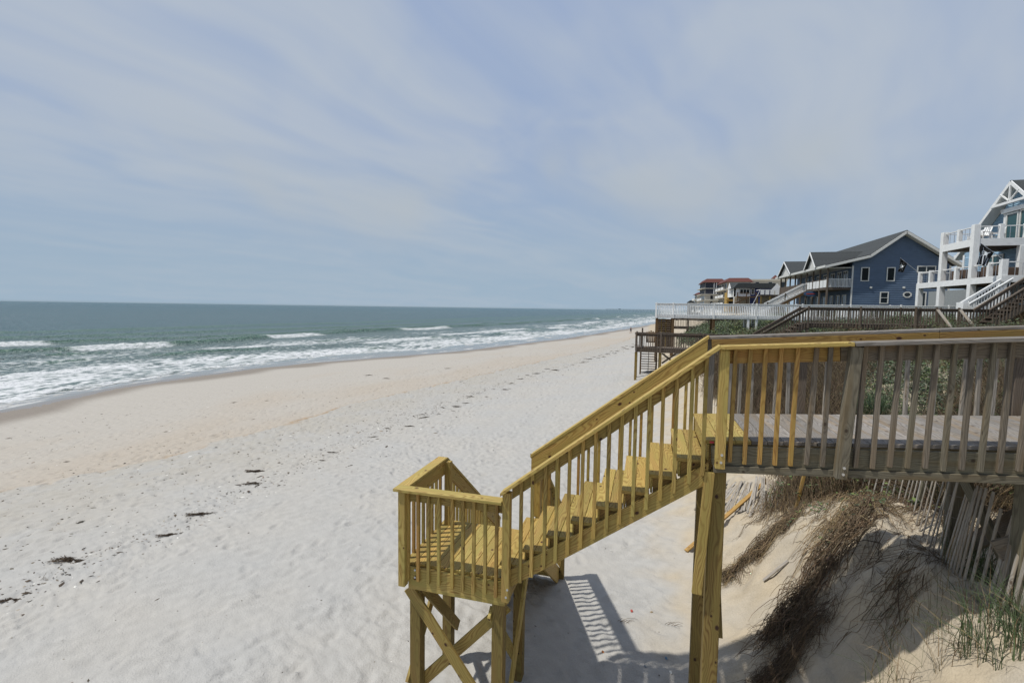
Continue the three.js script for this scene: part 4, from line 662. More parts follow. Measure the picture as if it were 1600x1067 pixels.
{
  const o = thing('brown_walkway', 'long dark brown neighbouring walkway with a stair down to a lower beach platform', 'boardwalk', V(9, height(9, -27), -27)), zn = -26.5, zf = -28.0, B = M.brown;
  walkway(o, { x0: 1.15, x1: 8.3, zn, zf, y: 0.74, m: B, pm: M.post, posts: [1.2, 2.7, 5.2, 7.8], rail: 0.92, endRail: true, skip: [] });
  board(o, 'post', B[1], V(1.55, 0.4, zf - 0.08), V(1.55, 1.95, zf - 0.08), 0.1, 0.1, { up: UPZ });
  flight(o, { xa: 8.25, ya: 0.80, xb: 10.85, yb: 2.52, zn, zf, m: B });
  walkway(o, { x0: 10.8, x1: 27, zn, zf, y: 2.53, m: B, pm: M.brown, posts: [10.86, 13.47, 16.1, 17.05, 18.05, 20.4, 23, 25.6], rail: 0.92, skip: [[17.1, 18.0]] });
  // stair from the lower platform to the beach, going away
  for (let k = 0; k < 9; k++) board(o, 'tread', B, V(1.5, 0.55 - k * 0.2, zf - 0.2 - k * 0.27), V(2.5, 0.55 - k * 0.2, zf - 0.2 - k * 0.27), 0.04, 0.25, { ch: 0 });
  for (const x of [1.5, 2.0, 2.5]) cutBoard(o, 'stringer', B, [[-zf, 0.32], [-zf + 2.6, -1.6], [-zf + 2.6, -1.35], [-zf, 0.56]], x - 0.02, x + 0.02, 'zy', -0.74);
  for (const x of [1.47, 2.53]) { board(o, 'post', M.umber[1], V(x, height(x, -29.2) - 0.3, -29.2), V(x, 0.3, -29.2), 0.1, 0.1, { up: UPZ }); cutBoard(o, 'top_rail', B, [[-zf, 1.52], [-zf + 2.6, -0.4], [-zf + 2.6, -0.35], [-zf, 1.57]], x - 0.05, x + 0.05, 'zy', -0.74); }
  // cross brace between the platform legs
  board(o, 'brace', M.grey[0], V(2.85, 0.3, zf + 0.06), V(3.7, -0.35, zf + 0.06), 0.12, 0.04, { ch: 0 }); board(o, 'brace', M.grey[0], V(2.85, -0.35, zf + 0.11), V(3.7, 0.3, zf + 0.11), 0.12, 0.04, { ch: 0 });
  // side flight coming down towards the near dune
  for (const x of [17.08, 18.1]) {
    cutBoard(o, 'top_rail', M.slat[1], [[26.4, 3.42], [24.6, 2.15], [24.6, 2.10], [26.4, 3.36]], x - 0.07, x + 0.07, 'zy', 0.70);
    cutBoard(o, 'stringer', B, [[26.4, 2.45], [24.6, 1.18], [24.6, 0.95], [26.4, 2.22]], x - 0.02, x + 0.02, 'zy', 0.70);
    for (let k = 0; k < 12; k++) { const f = (k + 0.5) / 12, z = mix(-26.4, -24.6, f), y = mix(2.45, 1.18, f); board(o, 'baluster', B, V(x, y - 0.15, z), V(x, y + 0.93, z), 0.036, 0.036, { up: UPZ, ch: 0 }); }
    board(o, 'post', M.post[0], V(x, height(x, -24.62) - 0.3, -24.62), V(x, 2.2, -24.62), 0.1, 0.1, { up: UPZ });
  }
  for (let k = 0; k < 6; k++) board(o, 'tread', B, V(17.1, 2.35 - k * 0.2, -26.25 + k * 0.28), V(18.08, 2.35 - k * 0.2, -26.25 + k * 0.28), 0.04, 0.26, { ch: 0 });
}
{ // the stair that climbs out of the frame
  const o = thing('brown_deck_stair', 'dark brown staircase climbing from the walkway past the right edge', 'staircase', V(22, height(22, -27.2), -25.9)), B = M.brown;
  flight(o, { xa: 18.6, ya: 2.50, xb: 25.4, yb: 8.05, zn: -25.0, zf: -26.2, m: B, rail: 0.95 });
  for (const x of [20.2, 22.3, 24.4]) for (const z of [-25.06, -26.14]) board(o, 'piling', B, V(x, height(x, z) - 0.3, z), V(x, 2.35 + (x - 18.6) * 0.816, z), 0.14, 0.14, { up: UPZ });
  for (let k = 0; k < 9; k++) { const x = 20 + k * 0.55, y1 = 2.1 + (x - 18.6) * 0.816; board(o, 'skirting_board', M.umber, V(x, Math.max(1.6, height(x, -26.3)), -26.28), V(x, y1, -26.28), 0.03, 0.5, { up: UPZ, ch: 0 }); }
}
{
  const o = thing('white_walkway', 'white painted walkway with picket rails running from the light blue house to the beach', 'boardwalk', V(11, height(11, -37.2), -37.2)), zn = -36.5, zf = -38.0, W = M.white;
  walkway(o, { x0: 2.5, x1: 24.2, zn, zf, y: 2.80, m: W, pm: [M.post[0]], posts: [2.56, 3.89, 7.0, 10.1, 13.3, 16.5, 19.7, 22.6], rail: 0.93, endRail: true, spacing: 0.13, bw: 0.045, ground: false });
  for (const x of [2.62, 3.89, 7.0]) for (const z of [zn - 0.06, zf + 0.06]) board(o, 'piling', M.umber[1], V(x, height(x, z) - 0.3, z), V(x, 2.48, z), 0.2, 0.2, { up: UPZ });
  for (const x of [9.55, 10.15, 13.3, 16.5, 19.7, 22.6]) for (const z of [zn - 0.06, zf + 0.06]) board(o, 'piling', W, V(x, height(x, z) - 0.3, z), V(x, 2.5, z), 0.17, 0.17, { up: UPZ });
  // timber back of the beach stair below the end platform
  for (let k = 0; k < 14; k++) board(o, 'stair_board', M.umber, V(2.72, 2.32 - k * 0.185, zf + 0.3 - k * 0.05), V(3.8, 2.32 - k * 0.185, zf + 0.3 - k * 0.05), 0.175, 0.03, { ch: 0 });
  for (const x of [3.02, 3.38]) board(o, 'stair_post', M.post[0], V(x, -0.6, zf + 0.4), V(x, 2.4, zf + 0.4), 0.05, 0.05, { up: UPZ });
}
{ // a farther brown walk glimpsed under the white one
  const o = thing('distant_walkway', 'distant brown timber walkway seen beneath the white walkway', 'boardwalk', V(9, height(9, -52), -52));
  walkway(o, { x0: 4.6, x1: 18, zn: -52, zf: -53.4, y: 1.35, m: M.brown, pm: M.umber, posts: [4.7, 6.3, 8.6, 11, 13.4, 15.8], rail: 0.9, spacing: 0.28 });
  cutBoard(o, 'stringer', M.brown, [[5.0, 2.0], [6.0, 2.35], [6.0, 2.5], [5.0, 2.15]], -51.8, -51.75, 'xy', 0.35);
}
{ // slatted chair on the lower platform
  const o = thing('slatted_chair', 'wooden slatted garden chair on the lower brown platform', 'chair', V(2.1, 0.74, -27.3)), B = M.umber, f = (n, A, Bq, h, d, up = UPV) => board(o, n, B, V(2.1 + A[0], 0.74 + A[1], -27.3 + A[2]), V(2.1 + Bq[0], 0.74 + Bq[1], -27.3 + Bq[2]), h, d, { up, ch: 0.002 });
  for (const x of [-0.29, 0.29]) { f('leg', [x, 0, 0.28], [x, 0.62, 0.28], 0.09, 0.04, UPZ); f('leg', [x, 0, -0.3], [x, 0.55, -0.22], 0.09, 0.04, UPZ); f('arm', [x * 1.1, 0.64, 0.36], [x * 1.1, 0.6, -0.34], 0.03, 0.12); }
  for (let k = 0; k < 5; k++) f('seat_slat', [-0.27, 0.38 - k * 0.02, 0.27 - k * 0.11], [0.27, 0.38 - k * 0.02, 0.27 - k * 0.11], 0.02, 0.09);
  for (let k = 0; k < 5; k++) { const x = -0.22 + k * 0.11, t = 1.06 - Math.abs(k - 2) * 0.05; f('back_slat', [x, 0.3, -0.22], [x * 1.15, t, -0.46], 0.02, 0.09, UPZ); }
}

// ------------------------------------------------------------------ houses
// planes: south walls face the camera (+z), west walls face the sea (-x). to(u, y, n): along the wall, up, out of the wall
const south = z => (u, y, n) => V(u, y, z + n), west = x => (u, y, n) => V(x - n, y, u);
function siding(parent, name, mat, poly, to, lap = 0.15) { // lapped boards as one folded sheet, cut to a convex outline
  const ys = poly.map(p => p[1]), y0 = Math.min(...ys), y1 = Math.max(...ys), p = [], uv = [];
  const span = y => { let a = 1e9, b = -1e9; for (let i = 0; i < poly.length; i++) { const [ax, ay] = poly[i], [bx, by] = poly[(i + 1) % poly.length]; if ((ay - y) * (by - y) <= 0) { const us = Math.abs(by - ay) < 1e-9 ? [ax, bx] : [ax + (bx - ax) * (y - ay) / (by - ay)]; for (const u of us) { a = Math.min(a, u); b = Math.max(b, u); } } } return [a, b]; };
  const quad = (A, B, C, D, v0, v1) => { for (const q of [A, B, C, A, C, D]) p.push(q.x, q.y, q.z); uv.push(0, v0, 1, v0, 1, v1, 0, v0, 1, v1, 0, v1); };
  for (let y = y0; y < y1 - 0.005; y += lap) { const e = Math.min(y + lap, y1 - 1e-4), [a, b] = span(y + 1e-4), [c, d] = span(e), o = R(); quad(to(a, y, 0.04), to(b, y, 0.04), to(d, e, 0.002), to(c, e, 0.002), o, o + 0.1); quad(to(a, y, 0.002), to(b, y, 0.002), to(b, y, 0.04), to(a, y, 0.04), o, o + 0.02); }
  const g = new THREE.BufferGeometry(); g.setAttribute('position', new THREE.Float32BufferAttribute(p, 3)); g.setAttribute('uv', new THREE.Float32BufferAttribute(uv, 2)); g.computeVertexNormals();
  if (!mat.userData.two) { mat.side = THREE.DoubleSide; }
  return put(parent, new THREE.Mesh(g, mat), name);
}
function slab(parent, name, mat, poly, to, thick) { // solid wall behind the siding or any flat polygon with thickness, outer face at n = 0
  const a = to(0, 0, 0), ux = to(1, 0, 0).sub(a), uy = to(0, 1, 0).sub(a), un = to(0, 0, 1).sub(a), g = new THREE.ExtrudeGeometry(new THREE.Shape(poly.map(q => new THREE.Vector2(...q))), { depth: thick, bevelEnabled: false }); g.translate(0, 0, -thick);
  const m = new THREE.Mesh(g, mat), mt = new THREE.Matrix4().makeBasis(ux, uy, un).setPosition(a);
  if (mt.determinant() < 0) { g.applyMatrix4(mt); const ix = g.index; if (!ix) { const P = g.attributes.position; for (let i = 0; i < P.count; i += 3) for (const at of [g.attributes.position, g.attributes.normal, g.attributes.uv]) { const n = at.itemSize, t = []; for (let k = 0; k < n; k++) t.push(at.array[(i + 1) * n + k]); for (let k = 0; k < n; k++) { at.array[(i + 1) * n + k] = at.array[(i + 2) * n + k]; at.array[(i + 2) * n + k] = t[k]; } } g.computeVertexNormals(); } } else m.applyMatrix4(mt);
  return put(parent, m, name);
}
function bar(parent, name, mat, to, u0, y0, u1, y1, w, t, n = 0) { // a flat trim board on a wall, from one point to another
  const A = to(u0, y0, n + t / 2), B = to(u1, y1, n + t / 2), d = B.clone().sub(A).normalize(), nn = to(0, 0, 1).sub(to(0, 0, 0)); return board(parent, name, mat, A, B, w, t, { up: nn.clone().cross(d), ch: 0.004 });
}
function windowAt(parent, to, u0, u1, y0, y1, { cols = 1, rows = 1, glass = M.glass, name = 'window', fr = 0.10, n = 0.035, mat = M.trim } = {}) {
  const list = [], add = (a, b, c, d, w) => { const A = to(a, b, n + 0.03), B = to(c, d, n + 0.03), dd = B.clone().sub(A).normalize(), nn = to(0, 0, 1).sub(to(0, 0, 0)); boardRaw(list, A, B, w, 0.06, nn.clone().cross(dd)); };
  add(u0 - fr / 2, y0, u0 - fr / 2, y1, fr); add(u1 + fr / 2, y0, u1 + fr / 2, y1, fr); add(u0 - fr, y1 + fr / 2, u1 + fr, y1 + fr / 2, fr); add(u0 - fr, y0 - fr / 2, u1 + fr, y0 - fr / 2, fr);
  for (let i = 1; i < cols; i++) add(mix(u0, u1, i / cols), y0, mix(u0, u1, i / cols), y1, fr * 0.8); for (let i = 1; i < rows; i++) add(u0, mix(y0, y1, i / rows), u1, mix(y0, y1, i / rows), fr * 0.55);
  const w = joined(parent, name, mat, list);
  for (let i = 0; i < cols; i++) for (let j = 0; j < rows; j++) { const a = mix(u0, u1, i / cols) + 0.012, b = mix(u0, u1, (i + 1) / cols) - 0.012, c = mix(y0, y1, j / rows) + 0.01, d = mix(y0, y1, (j + 1) / rows) - 0.01, P = to((a + b) / 2, c, n + 0.008), Q = to((a + b) / 2, d, n + 0.008), nn = to(0, 0, 1).sub(to(0, 0, 0)); const pn = new THREE.Mesh(boardGeo(P.distanceTo(Q), 0.012, Math.abs(b - a), 0, 0), glass); pn.applyMatrix4(boardMatrix(P, Q, nn)); put(w, pn, 'pane'); }
  return w;
}
function prismX(parent, name, mat, prof, x0, x1) { // profile (z, y) drawn along x
  return cutBoard(parent, name, mat, prof.map(([z, y]) => [-z, y]), x0, x1, 'zy', 0);
}
{ // ---- dark blue house
  const o = thing('dark_blue_house', 'large dark blue clapboard beach house with grey roof and long two-storey porch', 'house', V(29, height(29, -66), -66)), S = south(-59), Wt = west(24.4), g0 = 2.0;
  slab(o, 'wall_core', M.navyWall, [[24.42, g0], [33.72, g0], [33.72, 8.5], [29.17, 12.0], [25.9, 9.45], [24.42, 9.05]], S, 0.2);
  siding(o, 'south_wall', M.navyWall, [[24.4, g0], [33.75, g0], [33.75, 8.55], [29.17, 12.05], [25.9, 9.5], [24.4, 9.1]], S, 0.25);
  siding(o, 'west_wall', M.navyWall, [[-59, g0], [-80, g0], [-80, 8.9], [-59, 8.9]], Wt, 0.25);
  slab(o, 'east_wall', M.navyWall, [[-59.2, g0], [-80, g0], [-80, 8.5], [-59.2, 8.5]], west(33.72), 0.2);
  slab(o, 'north_wall', M.navyWall, [[24.6, g0], [33.7, g0], [33.7, 8.5], [29.17, 12.0], [24.6, 9.0]], south(-79.8), 0.2);
  bar(o, 'corner_trim', M.trim, S, 24.45, g0, 24.45, 8.55, 0.16, 0.05, 0.02); bar(o, 'corner_trim', M.trim, S, 33.7, g0, 33.7, 8.5, 0.16, 0.05, 0.02);
  cutBoard(o, 'roof', M.roofGrey, [[21.45, 8.62], [25.875, 9.78], [29.17, 12.38], [34.6, 8.62], [34.5, 8.48], [29.17, 12.14], [25.9, 9.54], [21.45, 8.45]], -80.6, -58.3, 'xy', 0);
  for (const [a, b, c, d] of [[29.17, 12.16, 34.55, 8.44], [29.17, 12.16, 25.88, 9.56], [25.90, 9.57, 21.45, 8.43]]) { bar(o, 'rake_board', M.trim, S, a, b, c, d, 0.26, 0.05, 0.72); bar(o, 'rake_soffit', M.trim, S, a, b - 0.16, c, d - 0.16, 0.06, 0.66, 0.03); }
  cutBoard(o, 'eave_fascia', M.trim, [[21.40, 8.36], [21.445, 8.36], [21.445, 8.62], [21.40, 8.62]], -80.6, -58.3, 'xy', 0);
  slab(o, 'porch_ceiling', M.trim, [[21.5, 8.32], [24.38, 8.32], [24.38, 8.40], [21.5, 8.40]], S, 20.9);
  for (const [cz, hw, ay] of [[-63.5, 2.0, 10.52], [-75.4, 3.25, 10.50]]) {
    prismX(o, 'gable_roof', M.roofGrey, [[cz - hw - 0.25, 8.60], [cz, ay + 0.16], [cz + hw + 0.25, 8.60], [cz + hw, 8.55], [cz, ay - 0.1], [cz - hw, 8.55]], 21.3, 27.2);
    slab(o, 'gable_front', M.trim, [[cz - hw + 0.1, 8.56], [cz + hw - 0.1, 8.56], [cz, ay - 0.12]], west(21.62), 0.1);
    for (const s of [-1, 1]) bar(o, 'gable_trim', M.white[0], west(21.28), cz, ay + 0.05, cz + s * (hw + 0.25), 8.52, 0.2, 0.05, 0);
  }
  for (const [u0, u1, y0, y1, c, r] of [[25.36, 26.0, 6.88, 8.28, 1, 1], [27.88, 28.5, 6.88, 8.26, 1, 1], [30.75, 32.3, 7.84, 8.38, 2, 1], [27.37, 28.02, 4.34, 5.50, 1, 2], [31.1, 31.6, 3.6, 5.5, 1, 1]]) windowAt(o, S, u0, u1, y0, y1, { cols: c, rows: r });
  { // eight-sided window
    const ring = new THREE.Shape(), hole = new THREE.Path(), pane = new THREE.Shape(); for (let i = 0; i < 8; i++) { const a = (i + 0.5) * TAU / 8, c = Math.cos(a), s = Math.sin(a); ring[i ? 'lineTo' : 'moveTo'](0.44 * c, 0.36 * s); hole[i ? 'lineTo' : 'moveTo'](0.31 * c, 0.24 * s); pane[i ? 'lineTo' : 'moveTo'](0.31 * c, 0.24 * s); } ring.holes.push(hole);
    const m = new THREE.Mesh(new THREE.ExtrudeGeometry(ring, { depth: 0.06, bevelEnabled: false }), M.trim); m.position.set(29.9, 5.275, -58.97); put(o, m, 'octagon_window'); const q = new THREE.Mesh(new THREE.ExtrudeGeometry(pane, { depth: 0.02, bevelEnabled: false }), M.glass); q.position.set(29.9, 5.275, -58.97); put(m, q, 'pane');
  }
  for (const u of [26.33, 29.52]) { const b = block(o, 'vent_hood', M.trim, [u - 0.11, 5.97, -58.98], [u + 0.11, 6.17, -58.84], 0.02); }
  // porch
  slab(o, 'porch_floor', M.brown[1], [[21.9, 5.82], [24.38, 5.82], [24.38, 6.06], [21.9, 6.06]], S, 20.8);
  for (let k = 0; k < 9; k++) { const z = -59.05 - k * 2.55; board(o, 'porch_post', M.brown[2], V(21.98, g0, z), V(21.98, 8.33, z), 0.16, 0.16, { up: UPZ, ch: 0 }); }
  board(o, 'porch_rail', M.white, V(22.05, 7.06, -59.03), V(24.36, 7.06, -59.03), 0.06, 0.08, { ch: 0 }); board(o, 'porch_rail', M.white, V(22.05, 6.18, -59.03), V(24.36, 6.18, -59.03), 0.06, 0.06, { ch: 0 });
  for (let k = 0; k < 17; k++) board(o, 'baluster', M.white, V(22.15 + k * 0.135, 6.18, -59.03), V(22.15 + k * 0.135, 7.04, -59.03), 0.045, 0.045, { up: UPZ, ch: 0 });
  for (const [z0, z1] of [[-59.25, -61.5], [-61.75, -64.0], [-64.3, -66.4]]) { block(o, 'rail_panel', M.white[0], [21.94, 6.12, z0], [22.0, 7.0, (z0 + z1) / 2 + 0.1], 0); block(o, 'rail_panel', M.white[1], [21.94, 6.12, (z0 + z1) / 2 - 0.1], [22.0, 7.0, z1], 0); board(o, 'porch_rail', M.brown, V(21.97, 7.05, z0), V(21.97, 7.05, z1), 0.06, 0.1, { ch: 0 }); }
  block(o, 'rail_panel', M.brown[1], [21.94, 5.6, -68.2], [22.0, 6.95, -80], 0);
  for (const z of [-60.7, -62.6, -64.8, -67.5, -70, -72.5, -75]) { windowAt(o, Wt, z - 0.6, z + 0.6, 6.12, 8.0, { cols: 2, glass: M.glass, n: 0.03 }); windowAt(o, Wt, z - 0.5, z + 0.5, 3.2, 5.2, { cols: 1, glass: M.glass, n: 0.03 }); }
}
{
  const o = thing('porch_stair', 'white railed timber stair from the blue house upper porch to the ground', 'staircase', V(19.6, height(19.6, -66.8), -66.8));
  flight(o, { xa: 17.2, ya: 3.35, xb: 21.85, yb: 6.05, zn: -66.2, zf: -67.6, m: M.white, rail: 0.95 });
  cutBoard(o, 'skirt_board', M.umber[1], [[17.2, 2.9], [21.85, 5.6], [21.85, 5.98], [17.2, 3.28]], -66.17, -66.12, 'xy', 0.58);
  for (const x of [17.3, 19.4]) board(o, 'piling', M.brown[0], V(x, height(x, -66.9) - 0.3, -66.9), V(x, x < 18 ? 4.4 : 5.6, -66.1), 0.15, 0.15, { up: UPZ });
}
{ // hanging oval sign, its lettering too small to read: a red line of script on blue
  const o = thing('oval_sign', 'blue oval sign with a red line of lettering on the blue house porch', 'sign', V(21.7, 5.5, -64)), s = new THREE.Shape(); s.absellipse(0, 0, 0.78, 0.32, 0, TAU);
  const m = new THREE.Mesh(new THREE.ExtrudeGeometry(s, { depth: 0.06, bevelEnabled: false, curveSegments: 24 }), paint(0.05, 0.12, 0.24)); m.position.set(21.7, 5.5, -63.9); put(o, m, 'board');
  block(o, 'lettering', paint(0.45, 0.06, 0.05), [21.2, 5.42, -63.835], [22.2, 5.56, -63.82], 0).rotation.y += 0;
  for (const x of [-0.3, 0.3]) board(o, 'hanger', M.dark, V(21.7 + x, 5.83, -63.9), V(21.7 + x, 6.0, -63.9), 0.03, 0.03, { up: UPZ, ch: 0 });
}
{ // ---- light blue house with white decks
  const o = thing('light_blue_house', 'tall light blue gabled house with stacked white decks at the right edge', 'house', V(28, height(28, -38), -38)), X = 23.0, W = M.white, GX = 26.7, Gw = west(27.3), Bw = west(26.75);
  const g0 = 2.2;
  // decks: fascia, floor, posts
  const deck = (name, y, fasB, z0, z1, x1) => {
    block(o, name + '_deck_floor', M.umber[0], [X + 0.06, fasB + 0.08, z0 - 0.06], [x1, y - 0.01, z1 + 0.06], 0);
    block(o, 'fascia', W[0], [X, fasB, z0], [X + 0.055, y, z1]); block(o, 'fascia', W[1], [X + 0.06, fasB, z0 - 0.055], [x1, y, z0]); block(o, 'fascia', W[1], [X + 0.06, fasB, z1], [x1, y, z1 + 0.055]);
  };
  deck('upper', 8.30, 7.80, -35.05, -38.95, 27.2); deck('middle', 5.62, 5.20, -32.05, -41.9, 27.2);
  const pst = (x, z, y0, y1, s) => board(o, 'post', W, V(x, y0, z), V(x, y1, z), s, s, { up: UPZ, ch: 0.008 });
  const col = (x, z, y0, y1, s = 0.36) => board(o, 'column', W, V(x, y0, z), V(x, y1, z), s, s, { up: UPZ, ch: 0.01 });
  const cx = X + 0.17;
  col(cx, -35.2, 5.62, 9.25); col(cx, -38.75, 5.62, 9.25); col(cx, -35.2, g0, 5.2); col(cx, -38.75, g0, 5.2); col(cx, -41.7, g0, 5.2); col(cx, -32.3, g0, 5.2); col(25.75, -35.2, 5.62, 7.8); col(26.2, -32.3, g0, 5.2);
  pst(cx, -36.95, 8.3, 9.2, 0.24); pst(24.55, -35.18, 8.3, 9.25, 0.24); pst(25.9, -35.18, 8.3, 9.25, 0.24);
  for (const z of [-41.75, -40.2, -36.95, -33.5]) pst(cx, z, 5.62, 6.55, 0.24); pst(cx, -32.25, 5.62, 6.62, 0.32); pst(24.6, -32.2, 5.62, 6.55, 0.2); pst(26.2, -32.2, 5.62, 6.55, 0.2);
  // rails with thin rods
  const railZ = (x, z0, z1, y0, y1) => { board(o, 'top_rail', W, V(x, y1, z0), V(x, y1, z1), 0.06, 0.09, { ch: 0.004 }); const n = Math.round(Math.abs(z1 - z0) / 0.42); for (let i = 1; i < n; i++) board(o, 'rod', M.steel, V(x, y0, mix(z0, z1, i / n)), V(x, y1 - 0.03, mix(z0, z1, i / n)), 0.022, 0.022, { up: UPZ, ch: 0 }); };
  const railX = (z, x0, x1, y0, y1) => { board(o, 'top_rail', W, V(x0, y1, z), V(x1, y1, z), 0.06, 0.09, { ch: 0.004 }); const n = Math.round(Math.abs(x1 - x0) / 0.42); for (let i = 1; i < n; i++) board(o, 'rod', M.steel, V(mix(x0, x1, i / n), y0, z), V(mix(x0, x1, i / n), y1 - 0.03, z), 0.022, 0.022, { up: UPZ, ch: 0 }); };
  railZ(cx, -35.4, -36.82, 8.3, 9.12); railZ(cx, -37.08, -38.55, 8.3, 9.12); railX(-35.18, 23.4, 24.42, 8.3, 9.12); railX(-35.18, 24.68, 25.78, 8.3, 9.12); railX(-38.8, 23.4, 27, 8.3, 9.12);
  for (const [a, b] of [[-32.45, -33.38], [-33.62, -35.0], [-35.4, -36.82], [-37.08, -38.55], [-38.95, -40.08], [-40.32, -41.63]]) railZ(cx, a, b, 5.62, 6.45);
  railX(-32.2, 23.35, 24.5, 5.62, 6.45); railX(-32.2, 24.7, 26.1, 5.62, 6.45); railX(-41.75, 23.3, 27, 5.62, 6.45);
  // walls
  siding(o, 'gable_wall', M.lightWall, [[-44.6, 8.3], [-31.8, 8.3], [-31.8, 8.35], [-38.2, 12.45], [-44.6, 7.5]].map(p => p).slice(0, 4).concat([[-43.2, 8.35]]), Gw, 0.15);
  slab(o, 'gable_core', M.lightWall, [[-43.0, 8.2], [-31.9, 8.2], [-38.2, 12.3]], Gw, 0.2);
  siding(o, 'middle_wall', M.lightWall, [[-43.2, 5.6], [-31.4, 5.6], [-31.4, 7.8], [-43.2, 7.8]], Bw, 0.15); slab(o, 'middle_core', M.lightWall, [[-43.2, 5.4], [-31.4, 5.4], [-31.4, 8.2], [-43.2, 8.2]], Bw, 0.3);
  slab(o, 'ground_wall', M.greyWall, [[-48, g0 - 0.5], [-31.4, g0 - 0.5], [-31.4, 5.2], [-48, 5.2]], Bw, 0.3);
  slab(o, 'north_wall', M.lightWall, [[27.0, g0 - 0.4], [36, g0 - 0.4], [36, 8.4], [27.0, 8.4]], south(-43.2), 0.2); slab(o, 'south_wall', M.lightWall, [[27.05, g0 - 0.4], [36, g0 - 0.4], [36, 8.4], [27.05, 8.4]], south(-31.4), 0.2);
  // bay with header and sliding doors
  siding(o, 'bay_front', M.lightWall, [[-39.1, 8.31], [-32.4, 8.31], [-32.4, 11.2], [-39.1, 11.2]], west(26.95), 0.15); slab(o, 'bay_core', M.lightWall, [[-39.1, 8.25], [-32.4, 8.25], [-32.4, 11.0], [-39.1, 11.0]], west(26.95), 0.35);
  bar(o, 'header', W[0], west(26.9), -39.25, 10.72, -32.4, 10.72, 0.30, 0.16, 0); bar(o, 'corner_trim', W[0], west(26.93), -39.05, 8.3, -39.05, 10.6, 0.2, 0.06, 0);
  windowAt(o, west(26.93), -38.75, -37.75, 8.36, 10.40, { cols: 1, glass: M.teal, fr: 0.12 }); windowAt(o, west(26.93), -37.4, -34.4, 8.36, 10.45, { cols: 3, glass: M.teal, fr: 0.12 });
  windowAt(o, Bw, -36.6, -33.0, 5.66, 7.55, { cols: 4, glass: M.teal, fr: 0.12 }); windowAt(o, Bw, -40.6, -38.6, 5.7, 7.5, { cols: 2, glass: M.teal, fr: 0.12 });
  windowAt(o, Bw, -37.0, -35.2, 2.4, 4.6, { cols: 2, glass: M.teal, fr: 0.1 }); windowAt(o, Bw, -34.4, -33.2, 2.4, 4.6, { cols: 1, glass: M.teal, fr: 0.1 });
  // roof, rakes and truss
  const ap = 12.78, zc = -38.2, sl = 0.82;
  for (const s of [-1, 1]) {
    prismX(o, 'roof', M.roofGrey, [[zc, ap], [zc + s * 5.9, ap - 5.9 * sl], [zc + s * 5.9, ap - 5.9 * sl - 0.16], [zc, ap - 0.18]], 26.55, 36.5);
    bar(o, 'rake_board', W[0], west(26.60), zc, ap - 0.14, zc + s * 5.9, ap - 0.14 - 5.9 * sl, 0.24, 0.06, 0);
    prismX(o, 'rake_soffit', M.trim, [[zc, ap - 0.20], [zc + s * 5.9, ap - 5.9 * sl - 0.20], [zc + s * 5.9, ap - 5.9 * sl - 0.26], [zc, ap - 0.27]], 26.62, 27.29);
  }
  bar(o, 'truss_beam', W[1], west(26.62), zc - 1.75, 11.22, zc + 1.75, 11.22, 0.18, 0.14, 0); bar(o, 'truss_king_post', W[1], west(26.63), zc, 11.3, zc, 12.5, 0.10, 0.1, 0.01);
  for (const s of [-1, 1]) bar(o, 'truss_strut', W[1], west(26.63), zc, 11.32, zc + s * 0.95, 11.98, 0.08, 0.1, 0.01);
  board(o, 'bracket', W[1], V(27.28, 10.1, -39.15), V(26.7, 10.85, -39.15), 0.12, 0.12, { up: UPZ });
  block(o, 'eave_return', W[1], [26.6, 7.78, -43.9], [27.4, 8.1, -44.3], 0.01); bar(o, 'corner_trim', W[0], west(26.72), -43.1, 5.6, -43.1, 8.0, 0.2, 0.06, 0);
}
{
  const o = thing('white_deck_stair', 'white railed stair rising to the middle deck of the light blue house', 'staircase', V(22, height(22, -31.6), -31.6)), W = M.white;
  flight(o, { xa: 20.9, ya: 2.95, xb: 22.95, yb: 4.5, zn: -31.0, zf: -32.0, m: W, rail: 0.9 });
  block(o, 'newel_box', W[0], [20.7, height(20.9, -31.5) - 0.3, -31.2], [21.4, 3.9, -31.9], 0.01); board(o, 'piling', W[1], V(22.8, height(22.8, -31.5) - 0.3, -31.5), V(22.8, 4.3, -31.5), 0.2, 0.2, { up: UPZ });
}
// ------------------------------------------------------------------ flags
function flag(name, label, base, tip, drop, len, draw) {
  const o = thing(name, label, 'flag', base); put(o, new THREE.Mesh(new THREE.TubeGeometry(new THREE.LineCurve3(base, tip), 1, 0.022, 8), M.steel), 'pole');
  const cv = document.createElement('canvas'); cv.width = 384; cv.height = 256; draw(cv.getContext('2d')); const t = new THREE.CanvasTexture(cv); t.colorSpace = THREE.SRGBColorSpace;
  const nu = 20, nv = 24, p = [], uv = [], idx = [], d = tip.clone().sub(base).normalize();
  for (let j = 0; j <= nv; j++) for (let i = 0; i <= nu; i++) { const u = i / nu, v = j / nv, q = tip.clone().addScaledVector(d, -u * len * 0.62 * (1 - 0.35 * v)), fold = 0.07 * Math.sin(u * 11 + v * 3) * (0.3 + v); p.push(q.x - 0.10 * v * drop + fold * 0.3, q.y - v * drop * (0.8 + 0.25 * (1 - u)) - 0.02, q.z + fold + 0.02); uv.push(v, 1 - u); }
  for (let j = 0; j < nv; j++) for (let i = 0; i < nu; i++) { const a = j * (nu + 1) + i, c = a + nu + 1; idx.push(a, a + 1, c, a + 1, c + 1, c); }
  const g = new THREE.BufferGeometry(); g.setAttribute('position', new THREE.Float32BufferAttribute(p, 3)); g.setAttribute('uv', new THREE.Float32BufferAttribute(uv, 2)); g.setIndex(idx); g.computeVertexNormals();
  put(o, new THREE.Mesh(g, new THREE.MeshStandardMaterial({ map: t, roughness: 0.9, side: THREE.DoubleSide })), 'cloth'); return o;
}
